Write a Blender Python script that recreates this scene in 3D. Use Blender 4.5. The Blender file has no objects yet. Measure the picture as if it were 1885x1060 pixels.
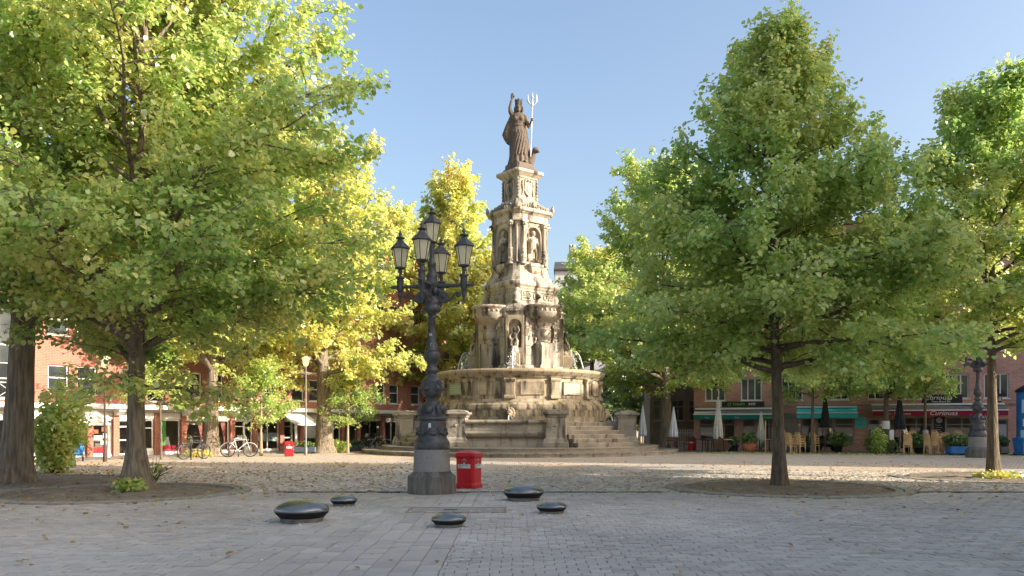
import bpy, bmesh, math, random
import numpy as np
from mathutils import Matrix, Vector

random.seed(7)
SC = bpy.context.scene
COL = SC.collection
PI = math.pi
R = math.radians

# ------------------------------------------------------------------ camera, sky, sun, exposure
CAM_H = 1.55
cam_d = bpy.data.cameras.new('camera')
cam = bpy.data.objects.new('camera', cam_d); COL.objects.link(cam)
cam.location = (0, 0, CAM_H); cam.rotation_euler = (R(90), 0, 0)
cam_d.sensor_width = 36; cam_d.lens = 28.65; cam_d.shift_y = 0.1342
cam_d.clip_start = 0.1; cam_d.clip_end = 2000
SC.camera = cam

SUN_AZ = (0.95, -0.312)          # horizontal direction towards the sun
SUN_EL = 21.0
world = bpy.data.worlds.new('World'); SC.world = world; world.use_nodes = True
wn = world.node_tree.nodes; wl = world.node_tree.links
sky = wn.new('ShaderNodeTexSky'); sky.sky_type = 'NISHITA'; sky.sun_disc = False
sky.sun_elevation = R(SUN_EL); sky.sun_rotation = math.atan2(SUN_AZ[0], SUN_AZ[1])
sky.air_density = 1.0; sky.dust_density = 4.8; sky.ozone_density = 0.8; sky.altitude = 20
wn['Background'].inputs['Strength'].default_value = 0.115
hs_ = wn.new('ShaderNodeHueSaturation'); hs_.inputs['Saturation'].default_value = 1.05
wl.new(sky.outputs[0], hs_.inputs['Color']); wl.new(hs_.outputs[0], wn['Background'].inputs[0])
sun_d = bpy.data.lights.new('sun', 'SUN'); sun_d.energy = 3.4; sun_d.angle = R(0.6); sun_d.color = (1, 0.89, 0.75)
sun = bpy.data.objects.new('sun', sun_d); COL.objects.link(sun)
el = R(SUN_EL)
sv = Vector((SUN_AZ[0] * math.cos(el), SUN_AZ[1] * math.cos(el), math.sin(el)))
sun.rotation_euler = sv.to_track_quat('Z', 'Y').to_euler(); sun.location = sv * 150
SC.view_settings.view_transform = 'Standard'; SC.view_settings.look = 'None'
SC.view_settings.gamma = 1; SC.view_settings.use_curve_mapping = False
SC.view_settings.exposure = 1.56
SC.cycles.max_bounces = 10; SC.cycles.diffuse_bounces = 8; SC.cycles.transmission_bounces = 6; SC.cycles.transparent_max_bounces = 8
SC.cycles.use_denoising = True

# ------------------------------------------------------------------ photo measuring (ground points)
KF, HZ, CX = 1500.0, 783.0, 942.5
def gz(y): return KF * CAM_H / (y - HZ)
def gp(x, y):
    z = gz(y); return ((x - CX) * z / KF, z)
def gx(x, z): return (x - CX) * z / KF

# ------------------------------------------------------------------ materials
MATS = {}
def mat(name, c1, c2=None, scale=4.0, rough=0.8, bump=0.0, bscale=None, metal=0.0, stretch=(1, 1, 1), lo=.35, hi=.65,
        coord='Object', spec=0.3, emit=None, c3=None, s3=1.0, attr=None, detail=6):
    if name in MATS: return MATS[name]
    m = bpy.data.materials.new(name); m.use_nodes = True
    nt = m.node_tree; N = nt.nodes; L = nt.links; b = N['Principled BSDF']
    b.inputs['Roughness'].default_value = rough; b.inputs['Metallic'].default_value = metal
    b.inputs['Specular IOR Level'].default_value = spec
    b.inputs['Base Color'].default_value = (*c1, 1)
    tc = N.new('ShaderNodeTexCoord'); mp = N.new('ShaderNodeMapping'); mp.inputs['Scale'].default_value = stretch
    L.new(tc.outputs[coord], mp.inputs[0])
    if c2:
        nz = N.new('ShaderNodeTexNoise'); nz.inputs['Scale'].default_value = scale; nz.inputs['Detail'].default_value = detail
        L.new(mp.outputs[0], nz.inputs['Vector'])
        rp = N.new('ShaderNodeValToRGB'); rp.color_ramp.elements[0].position = lo; rp.color_ramp.elements[1].position = hi
        rp.color_ramp.elements[0].color = (*c1, 1); rp.color_ramp.elements[1].color = (*c2, 1)
        L.new(nz.outputs[0], rp.inputs[0]); out = rp.outputs[0]
        if c3:
            n3 = N.new('ShaderNodeTexNoise'); n3.inputs['Scale'].default_value = s3; n3.inputs['Detail'].default_value = 5
            L.new(mp.outputs[0], n3.inputs['Vector'])
            r3 = N.new('ShaderNodeValToRGB'); r3.color_ramp.elements[0].position = .48; r3.color_ramp.elements[1].position = .68
            L.new(n3.outputs[0], r3.inputs[0])
            mx = N.new('ShaderNodeMixRGB'); L.new(r3.outputs[0], mx.inputs[0]); L.new(out, mx.inputs[1]); mx.inputs[2].default_value = (*c3, 1)
            out = mx.outputs[0]
        if attr:
            at = N.new('ShaderNodeAttribute'); at.attribute_name = attr
            mu = N.new('ShaderNodeMixRGB'); mu.blend_type = 'MULTIPLY'; mu.inputs[0].default_value = 1
            L.new(out, mu.inputs[1]); L.new(at.outputs['Color'], mu.inputs[2]); out = mu.outputs[0]
        L.new(out, b.inputs['Base Color'])
    if bump:
        nb = N.new('ShaderNodeTexNoise'); nb.inputs['Scale'].default_value = bscale or scale * 4; nb.inputs['Detail'].default_value = 5
        L.new(mp.outputs[0], nb.inputs['Vector'])
        bp = N.new('ShaderNodeBump'); bp.inputs['Strength'].default_value = bump; bp.inputs['Distance'].default_value = .05
        L.new(nb.outputs[0], bp.inputs['Height']); L.new(bp.outputs[0], b.inputs['Normal'])
    MATS[name] = m
    return m

def stone(name, base, base2, dark, moss, streak=.55, bump=.5):
    """weathered sandstone: mottled base, dark run-off streaks, patches of growth"""
    m = bpy.data.materials.new(name); m.use_nodes = True
    nt = m.node_tree; N = nt.nodes; L = nt.links; b = N['Principled BSDF']
    b.inputs['Roughness'].default_value = .85; b.inputs['Specular IOR Level'].default_value = .25
    tc = N.new('ShaderNodeTexCoord')
    def noise(scale, st, det=6):
        mp = N.new('ShaderNodeMapping'); mp.inputs['Scale'].default_value = st; L.new(tc.outputs['Object'], mp.inputs[0])
        n = N.new('ShaderNodeTexNoise'); n.inputs['Scale'].default_value = scale; n.inputs['Detail'].default_value = det; L.new(mp.outputs[0], n.inputs['Vector'])
        return n.outputs[0]
    def ramp(src, a, c):
        r = N.new('ShaderNodeValToRGB'); r.color_ramp.elements[0].position = a; r.color_ramp.elements[1].position = c
        L.new(src, r.inputs[0]); return r.outputs[0]
    def mix(f, x, y):
        k = N.new('ShaderNodeMixRGB'); L.new(f, k.inputs[0])
        for i, v in ((1, x), (2, y)):
            if isinstance(v, tuple): k.inputs[i].default_value = (*v, 1)
            else: L.new(v, k.inputs[i])
        return k.outputs[0]
    c = mix(ramp(noise(1.4, (1, 1, 1)), .35, .65), base, base2)
    c = mix(ramp(noise(1.0, (.9, .9, .45), 4), .52, .72), c, moss)
    c = mix(ramp(noise(1.7, (1.6, 1.6, .28), 9), streak, streak + .16), c, dark)
    c = mix(ramp(noise(22, (1, 1, 1), 3), .58, .8), c, dark)
    oi = N.new('ShaderNodeObjectInfo'); mr = N.new('ShaderNodeMapRange'); mr.inputs[3].default_value = .86; mr.inputs[4].default_value = 1.12
    L.new(oi.outputs['Random'], mr.inputs[0])
    mu = N.new('ShaderNodeMixRGB'); mu.blend_type = 'MULTIPLY'; mu.inputs[0].default_value = 1
    L.new(c, mu.inputs[1]); L.new(mr.outputs[0], mu.inputs[2])
    L.new(mu.outputs[0], b.inputs['Base Color'])
    bp = N.new('ShaderNodeBump'); bp.inputs['Strength'].default_value = bump; bp.inputs['Distance'].default_value = .06
    L.new(noise(9, (1, 1, 1), 8), bp.inputs['Height']); L.new(bp.outputs[0], b.inputs['Normal'])
    MATS[name] = m
    return m

def brickmat(name, c1, c2, mortar, tint2):
    m = bpy.data.materials.new(name); m.use_nodes = True
    nt = m.node_tree; N = nt.nodes; L = nt.links; b = N['Principled BSDF']; b.inputs['Roughness'].default_value = .85
    tc = N.new('ShaderNodeTexCoord'); sp = N.new('ShaderNodeSeparateXYZ'); L.new(tc.outputs['Object'], sp.inputs[0])
    ad = N.new('ShaderNodeMath'); L.new(sp.outputs[0], ad.inputs[0]); L.new(sp.outputs[1], ad.inputs[1])
    cb = N.new('ShaderNodeCombineXYZ'); L.new(ad.outputs[0], cb.inputs[0]); L.new(sp.outputs[2], cb.inputs[1])
    bt = N.new('ShaderNodeTexBrick'); bt.inputs['Scale'].default_value = 1; bt.inputs['Brick Width'].default_value = .25; bt.inputs['Row Height'].default_value = .075
    bt.inputs['Mortar Size'].default_value = .007; bt.inputs['Color1'].default_value = (*c1, 1); bt.inputs['Color2'].default_value = (*c2, 1); bt.inputs['Mortar'].default_value = (*mortar, 1)
    L.new(cb.outputs[0], bt.inputs['Vector'])
    nz = N.new('ShaderNodeTexNoise'); nz.inputs['Scale'].default_value = .8; nz.inputs['Detail'].default_value = 8; L.new(tc.outputs['Object'], nz.inputs['Vector'])
    rp = N.new('ShaderNodeValToRGB'); rp.color_ramp.elements[0].position = .4; rp.color_ramp.elements[1].position = .7; L.new(nz.outputs[0], rp.inputs[0])
    mx = N.new('ShaderNodeMixRGB'); mx.blend_type = 'MULTIPLY'; L.new(rp.outputs[0], mx.inputs[0]); L.new(bt.outputs[0], mx.inputs[1]); mx.inputs[2].default_value = (*tint2, 1)
    L.new(mx.outputs[0], b.inputs['Base Color'])
    bp = N.new('ShaderNodeBump'); bp.inputs['Strength'].default_value = .4; bp.inputs['Distance'].default_value = .01; bp.invert = True
    L.new(bt.outputs['Fac'], bp.inputs['Height']); L.new(bp.outputs[0], b.inputs['Normal'])
    MATS[name] = m
    return m

def leafmat(name, stops, trans=.5):
    m = bpy.data.materials.new(name); m.use_nodes = True
    nt = m.node_tree; N = nt.nodes; L = nt.links; N.remove(N['Principled BSDF'])
    at = N.new('ShaderNodeAttribute'); at.attribute_name = 'hue'
    rp = N.new('ShaderNodeValToRGB'); e = rp.color_ramp.elements
    e[0].position = stops[0][0]; e[0].color = (*stops[0][1], 1); e[1].position = stops[-1][0]; e[1].color = (*stops[-1][1], 1)
    for p, c in stops[1:-1]:
        q = e.new(p); q.color = (*c, 1)
    L.new(at.outputs['Fac'], rp.inputs[0])
    df = N.new('ShaderNodeBsdfDiffuse'); tr = N.new('ShaderNodeBsdfTranslucent'); gl = N.new('ShaderNodeBsdfGlossy'); gl.inputs['Roughness'].default_value = .45
    gl.inputs['Color'].default_value = (.8, .85, .9, 1)
    hs = N.new('ShaderNodeHueSaturation'); hs.inputs['Saturation'].default_value = .95; hs.inputs['Value'].default_value = 1.45
    L.new(rp.outputs[0], df.inputs[0]); L.new(rp.outputs[0], hs.inputs['Color']); L.new(hs.outputs[0], tr.inputs[0])
    m1 = N.new('ShaderNodeMixShader'); m1.inputs[0].default_value = trans; L.new(df.outputs[0], m1.inputs[1]); L.new(tr.outputs[0], m1.inputs[2])
    m2 = N.new('ShaderNodeMixShader'); m2.inputs[0].default_value = .09; L.new(m1.outputs[0], m2.inputs[1]); L.new(gl.outputs[0], m2.inputs[2])
    L.new(m2.outputs[0], N['Material Output'].inputs[0])
    MATS[name] = m
    return m

LEAF = leafmat('linden_leaf', [(0, (.17, .31, .06)), (.3, (.36, .52, .12)), (.5, (.48, .54, .15)), (.78, (.69, .65, .19)), (1, (.68, .52, .17))])
LEAFD = leafmat('dark_leaf', [(0, (.06, .12, .035)), (.5, (.14, .24, .06)), (.8, (.25, .32, .07)), (1, (.45, .26, .09))], .3)
LITTER = leafmat('fallen_leaf', [(0, (.16, .09, .03)), (.5, (.34, .2, .06)), (1, (.55, .4, .12))], .2)
BARK = mat('bark', (.14, .112, .085), (.31, .25, .185), scale=5, rough=.95, bump=1.0, bscale=9, stretch=(3, 3, .35))
BARKY = mat('young_bark', (.1, .08, .06), (.2, .16, .115), scale=6, rough=.95, bump=.8, bscale=12, stretch=(3, 3, .5))
ST_PALE = stone('pale_sandstone', (.5, .43, .345), (.37, .32, .255), (.075, .063, .052), (.42, .36, .275), .48)
ST_BASIN = stone('stained_sandstone', (.46, .385, .28), (.32, .26, .18), (.08, .066, .05), (.32, .25, .145), .5, .3)
ST_GREY = stone('grey_sandstone', (.36, .32, .26), (.25, .225, .19), (.06, .055, .047), (.28, .25, .19), .53)
ST_STATUE = stone('brown_bronze', (.15, .118, .095), (.115, .092, .077), (.05, .042, .036), (.185, .15, .122), .6, .3)
GRANITE = mat('granite', (.33, .31, .29), (.2, .19, .18), scale=60, rough=.7, bump=.15, c3=(.16, .15, .14), s3=1.2)
GRANITED = mat('dirty_granite', (.2, .18, .155), (.12, .11, .1), scale=9, rough=.8, bump=.2, stretch=(2.5, 2.5, .4), c3=(.07, .065, .06), s3=1.5)
IRON = mat('dark_cast_iron', (.06, .06, .064), (.095, .095, .1), scale=9, rough=.45, bump=.2, bscale=30, metal=.25, spec=.5)
LGLASS = leafmat('lantern_glass', [(0, (.88, .82, .66)), (1, (.88, .82, .66))], .75)
STEEL = mat('seat_steel', (.27, .275, .28), (.21, .215, .22), scale=3, rough=.27, metal=.7, bump=.03, bscale=40)
BLACK = mat('black_rubber', (.012, .012, .013), rough=.7)
CONC = mat('concrete', (.24, .22, .19), (.14, .13, .115), scale=9, rough=.9, bump=.4)
RED = mat('red_enamel', (.64, .014, .024), (.52, .012, .02), scale=3, rough=.33, bump=.03, spec=.5)
WHITE = mat('white_paint', (.82, .81, .78), (.74, .73, .69), scale=2.5, rough=.6)
OFFW = mat('cream_render', (.66, .6, .5), (.55, .5, .42), scale=1.5, rough=.85)
STICK = mat('white_sticker', (.7, .7, .7), rough=.6)
INK = mat('dark_ink', (.02, .02, .03), rough=.6)
GLASS = mat('window_glass', (.035, .045, .05), (.11, .12, .12), scale=.7, rough=.06, spec=.9, lo=.4, hi=.75)
BRICKL = brickmat('red_brick', (.45, .165, .115), (.37, .125, .085), (.42, .3, .24), (.85, .82, .78))
BRICKR = brickmat('brown_brick', (.6, .29, .215), (.45, .2, .155), (.6, .53, .46), (.8, .77, .75))
GREY = mat('grey_metal', (.2, .2, .2), (.15, .15, .15), rough=.5, metal=.2)
DARKM = mat('dark_metal', (.03, .03, .033), rough=.5, metal=.3)
WOOD = mat('rattan', (.78, .53, .27), (.62, .4, .19), scale=20, rough=.6)
WOODD = mat('dark_wood', (.1, .05, .03), (.06, .035, .02), scale=6, rough=.6)
TERRA = mat('terracotta', (.5, .19, .09), (.38, .14, .07), scale=4, rough=.85)
SOIL = mat('soil', (.2, .165, .13), (.31, .255, .2), scale=3, rough=1, bump=1.0, bscale=22, coord='Object')
FABW = mat('white_canvas', (.8, .8, .84), (.68, .68, .72), scale=4, rough=.9)
FABC = mat('cream_canvas', (.72, .67, .58), (.58, .54, .46), scale=6, rough=.9)
FABD = mat('charcoal_canvas', (.05, .052, .06), (.035, .036, .042), scale=4, rough=.9)
FABG = mat('green_canvas', (.02, .17, .13), rough=.85)
FABT = mat('turquoise_canvas', (.06, .6, .66), (.05, .5, .58), scale=2, rough=.8)
FABB = mat('burgundy_canvas', (.3, .02, .05), rough=.85)
TURQ = mat('turquoise_panel', (.1, .55, .53), rough=.6)
BLUE = mat('blue_paint', (.02, .13, .42), (.03, .2, .5), scale=3, rough=.5)
BLUEL = mat('pale_blue_print', (.45, .65, .78), rough=.5)
LILAC = mat('lilac_paint', (.4, .37, .5), rough=.7)
SLATE = mat('slate_planter', (.1, .13, .17), rough=.7)
PINK = mat('pink_curtain', (.5, .2, .16), (.38, .13, .11), scale=9, rough=.9, stretch=(6, 6, .3))
GREENC = mat('green_curtain', (.12, .38, .08), (.2, .5, .14), scale=9, rough=.9, stretch=(6, 6, .3))
REDP = mat('red_panel', (.42, .02, .05), rough=.6)
ROOF = mat('dark_roof', (.05, .05, .055), (.08, .08, .085), scale=3, rough=.8)
LAV = mat('pale_plaster', (.56, .56, .6), (.48, .48, .52), scale=1.2, rough=.9)
BROWNP = mat('brown_plaster', (.3, .25, .21), (.22, .185, .155), scale=1.5, rough=.9)
WATER = mat('basin_water', (.05, .06, .045), (.09, .1, .07), scale=4, rough=.08, spec=.6, bump=.25, bscale=9)
JET = mat('falling_water', (.72, .76, .78), (.55, .6, .62), scale=14, rough=.15, spec=.6, bump=.6, bscale=30)
BRONZE = mat('green_bronze_plate', (.24, .3, .22), (.33, .36, .27), scale=6, rough=.6, metal=.2)
TRID = mat('gilt_white_metal', (.5, .48, .43), (.4, .38, .34), scale=10, rough=.35, metal=.3)
NEONG = mat('lime_lettering', (.25, .6, .05), rough=.5)
LETW = mat('white_lettering', (.75, .75, .75), rough=.5)
SIGND = mat('dark_sign_board', (.03, .025, .022), rough=.6)

# ------------------------------------------------------------------ mesh builder
class MB:
    def __init__(s): s.v = []; s.f = []; s.sm = []
    def add(s, vs, fs, M=None, smooth=False):
        o = len(s.v)
        if M is not None: vs = [tuple(M @ Vector(p)) for p in vs]
        s.v.extend(vs); s.f.extend([tuple(i + o for i in f) for f in fs]); s.sm.extend([smooth] * len(fs)); return s
    def box(s, x0, x1, y0, y1, z0, z1, M=None, bev=0.0):
        if bev > 0:
            b = min(bev, (x1 - x0) * .4, (y1 - y0) * .4, (z1 - z0) * .4)
            rings = [(z0, b), (z0 + b, 0), (z1 - b, 0), (z1, b)]
            vs = []
            for z, k in rings: vs += [(x0 + k, y0 + k, z), (x1 - k, y0 + k, z), (x1 - k, y1 - k, z), (x0 + k, y1 - k, z)]
            fs = [(3, 2, 1, 0), (12, 13, 14, 15)]
            for r in range(3):
                for i in range(4): fs.append((r * 4 + i, r * 4 + (i + 1) % 4, r * 4 + 4 + (i + 1) % 4, r * 4 + 4 + i))
            return s.add(vs, fs, M)
        vs = [(x0, y0, z0), (x1, y0, z0), (x1, y1, z0), (x0, y1, z0), (x0, y0, z1), (x1, y0, z1), (x1, y1, z1), (x0, y1, z1)]
        return s.add(vs, [(3, 2, 1, 0), (4, 5, 6, 7), (0, 1, 5, 4), (1, 2, 6, 5), (2, 3, 7, 6), (3, 0, 4, 7)], M)
    def lathe(s, prof, n=24, M=None, smooth=True, caps=True, amp=0.0, lobes=0, a0=0.0, a1=2 * PI):
        full = abs(a1 - a0 - 2 * PI) < 1e-6; m = n if full else n + 1
        vs = []
        for r, z in prof:
            for i in range(m):
                a = a0 + (a1 - a0) * i / n; rr = r * (1 + amp * math.cos(lobes * a)) if lobes else r
                vs.append((rr * math.cos(a), rr * math.sin(a), z))
        fs = []
        for k in range(len(prof) - 1):
            for i in range(n):
                j = (i + 1) % m if full else i + 1
                fs.append((k * m + i, k * m + j, (k + 1) * m + j, (k + 1) * m + i))
        s.add(vs, fs, M, smooth)
        if caps and full:
            s.add([vs[i] for i in range(m)], [tuple(reversed(range(m)))], M)
            s.add([vs[(len(prof) - 1) * m + i] for i in range(m)], [tuple(range(m))], M)
        return s
    def tube(s, pts, rad, n=8, M=None, caps=True, smooth=True, squash=1.0):
        pts = [Vector(p) for p in pts]; k = len(pts)
        if not hasattr(rad, '__len__'): rad = [rad] * k
        vs = []; prev = None
        for i, p in enumerate(pts):
            t = (pts[min(i + 1, k - 1)] - pts[max(i - 1, 0)])
            t = t.normalized() if t.length > 1e-9 else Vector((0, 0, 1))
            if prev is None:
                u = t.orthogonal().normalized()
            else:
                u = prev - t * prev.dot(t); u = u.normalized() if u.length > 1e-6 else t.orthogonal().normalized()
            prev = u; w = t.cross(u)
            for j in range(n):
                a = 2 * PI * j / n; q = p + (u * math.cos(a) + w * (math.sin(a) * squash)) * rad[i]; vs.append(tuple(q))
        fs = [(i * n + j, i * n + (j + 1) % n, (i + 1) * n + (j + 1) % n, (i + 1) * n + j) for i in range(k - 1) for j in range(n)]
        s.add(vs, fs, M, smooth)
        if caps: s.add(vs[:n], [tuple(reversed(range(n)))], M); s.add(vs[-n:], [tuple(range(n))], M)
        return s
    def ball(s, c, r, n=12, m=8, M=None):
        if not hasattr(r, '__len__'): r = (r, r, r)
        vs = [(c[0], c[1], c[2] - r[2])]
        for k in range(1, m):
            ph = -PI / 2 + PI * k / m
            for i in range(n):
                a = 2 * PI * i / n; vs.append((c[0] + r[0] * math.cos(ph) * math.cos(a), c[1] + r[1] * math.cos(ph) * math.sin(a), c[2] + r[2] * math.sin(ph)))
        vs.append((c[0], c[1], c[2] + r[2])); e = len(vs) - 1
        fs = [(0, 1 + (i + 1) % n, 1 + i) for i in range(n)]
        for k in range(m - 2):
            for i in range(n):
                a = 1 + k * n; fs.append((a + i, a + (i + 1) % n, a + n + (i + 1) % n, a + n + i))
        a = 1 + (m - 2) * n
        fs += [(a + i, a + (i + 1) % n, e) for i in range(n)]
        return s.add(vs, fs, M, True)
    def loft(s, rings, M=None, caps=True, smooth=False):
        n = len(rings[0]); vs = [p for r in rings for p in r]
        fs = [(k * n + i, k * n + (i + 1) % n, (k + 1) * n + (i + 1) % n, (k + 1) * n + i) for k in range(len(rings) - 1) for i in range(n)]
        if caps: fs += [tuple(reversed(range(n))), tuple(range((len(rings) - 1) * n, len(rings) * n))]
        return s.add(vs, fs, M, smooth)
    def sweep(s, prof, a0, a1, seg=6, M=None, smooth=False):
        """closed (r, z) outline, counter-clockwise in the r-z plane, swept round z from a0 to a1, end faces closed"""
        n = len(prof); rings = []
        for k in range(seg + 1):
            a = a0 + (a1 - a0) * k / seg; rings.append([(r * math.cos(a), r * math.sin(a), z) for r, z in prof])
        vs = [p for r in rings for p in r]
        fs = [(k * n + i, (k + 1) * n + i, (k + 1) * n + (i + 1) % n, k * n + (i + 1) % n) for k in range(seg) for i in range(n)]
        fs += [tuple(range(n)), tuple(reversed(range(seg * n, seg * n + n)))]
        return s.add(vs, fs, M, smooth)
    def prism(s, prof, x0, x1, M=None):
        """(y, z) outline extruded along x"""
        n = len(prof); vs = [(x0, y, z) for y, z in prof] + [(x1, y, z) for y, z in prof]
        fs = [(i, (i + 1) % n, n + (i + 1) % n, n + i) for i in range(n)] + [tuple(reversed(range(n))), tuple(range(n, 2 * n))]
        return s.add(vs, fs, M)
    def mesh(s, name, m, fix=True):
        me = bpy.data.meshes.new(name); me.from_pydata(s.v, [], s.f)
        me.polygons.foreach_set('use_smooth', s.sm)
        if fix:
            bm = bmesh.new(); bm.from_mesh(me); bmesh.ops.recalc_face_normals(bm, faces=bm.faces); bm.to_mesh(me); bm.free()
        me.materials.append(m); me.update(); return me
    def build(s, name, m, parent=None, fix=True):
        o = bpy.data.objects.new(name, s.mesh(name, m, fix)); COL.objects.link(o)
        if parent: o.parent = parent
        return o

def inst(name, me, parent=None, M=None):
    o = bpy.data.objects.new(name, me); COL.objects.link(o)
    if parent: o.parent = parent
    if M is not None: o.matrix_local = M
    return o
def tag(o, label, cat=None, group=None, kind=None):
    if label: o['label'] = label
    if cat: o['category'] = cat
    if group: o['group'] = group
    if kind: o['kind'] = kind
    return o
def thing(name, label, cat, loc=(0, 0, 0), rz=0.0, group=None):
    o = bpy.data.objects.new(name, None); COL.objects.link(o); o.empty_display_size = .2
    o.location = (loc[0], loc[1], loc[2] if len(loc) > 2 else 0); o.rotation_euler = (0, 0, rz)
    return tag(o, label, cat, group)
def struct(o): o['kind'] = 'structure'; return o
def dup(root, loc, rz, label, group=None, scale=1.0):
    r = root.copy(); COL.objects.link(r); r.location = (loc[0], loc[1], loc[2] if len(loc) > 2 else 0); r.rotation_euler = (0, 0, rz); r.scale = (scale,) * 3
    r['label'] = label
    if group: r['group'] = group
    for ch in list(root.children):
        c = ch.copy(); COL.objects.link(c); c.parent = r
        for g in list(ch.children):
            d = g.copy(); COL.objects.link(d); d.parent = c
    return r
def RZ(a): return Matrix.Rotation(a, 4, 'Z')
def T(x, y, z): return Matrix.Translation((x, y, z))
def text(body, size, x, y, z, m, parent, name='lettering', ext=.006, align='LEFT', shear=0.0, sx=1.0, rot=None):
    cu = bpy.data.curves.new(name, 'FONT'); cu.body = body; cu.size = size; cu.extrude = ext; cu.align_x = align; cu.shear = shear; cu.resolution_u = 3
    tmp = bpy.data.objects.new('tmp', cu); COL.objects.link(tmp); bpy.context.view_layer.update()
    me = bpy.data.meshes.new_from_object(tmp.evaluated_get(bpy.context.evaluated_depsgraph_get())); me.name = name
    bpy.data.objects.remove(tmp); bpy.data.curves.remove(cu); me.materials.clear(); me.materials.append(m)
    o = bpy.data.objects.new(name, me); COL.objects.link(o); o.parent = parent
    o.location = (x, y, z); o.rotation_euler = rot or (R(90), 0, 0); o.scale = (sx, 1, 1)
    return o
def npmesh(name, V, faces_n, m, hue=None, attr='hue'):
    """V (F, k, 3) loose polygons"""
    F, k, _ = V.shape
    me = bpy.data.meshes.new(name); me.vertices.add(F * k); me.vertices.foreach_set('co', V.reshape(-1).astype(np.float32))
    me.loops.add(F * k); me.loops.foreach_set('vertex_index', np.arange(F * k, dtype=np.int32))
    me.polygons.add(F); me.polygons.foreach_set('loop_start', np.arange(0, F * k, k, dtype=np.int32))
    me.update(calc_edges=True); me.materials.append(m)
    if hue is not None:
        a = me.attributes.new(attr, 'FLOAT', 'FACE'); a.data.foreach_set('value', hue.astype(np.float32))
    return me

# ------------------------------------------------------------------ leaves and trees
HEX = np.array([(0, 0), (.22, -.40), (.62, -.40), (1.0, 0), (.62, .40), (.22, .40)])
QUAD = np.array([(0, 0), (.45, -.42), (1.0, 0), (.45, .42)])
def leaves(name, P, size, hue, m, rng, near=True, flat=0.0, out=None):
    N = len(P); shp = HEX if near else QUAD
    az = rng.uniform(0, 2 * PI, N)
    d = np.stack([np.cos(az), np.sin(az), rng.normal(-.55, .45, N)], 1)
    if out is not None: d[:, :2] += out[:, :2] * .8
    if flat: d[:, 2] = rng.normal(0, flat, N)
    d /= np.linalg.norm(d, axis=1, keepdims=True)
    up = np.stack([rng.normal(0, .5, N), rng.normal(0, .5, N), np.ones(N)], 1)
    if flat: up[:, :2] *= flat
    s = np.cross(d, up); s /= np.linalg.norm(s, axis=1, keepdims=True) + 1e-9
    n = np.cross(s, d)
    L = size * rng.uniform(.65, 1.25, N)
    V = np.zeros((N, len(shp), 3))
    for i, (a, b) in enumerate(shp):
        V[:, i, :] = P + (d * a + s * b + n * (abs(b) * .35 - .12 * a * a)) * L[:, None]
    return npmesh(name, V, N, m, np.clip(hue, 0, 1))

def patch(P, seed, sc):
    """smooth spatial variation in -1..1"""
    r = np.random.default_rng(seed); o = np.zeros(len(P))
    for i in range(6):
        k = r.normal(0, 1, 3) / sc * 1.6; o += np.sin(P @ k + r.uniform(0, 6.28))
    return o / 3.0

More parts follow.
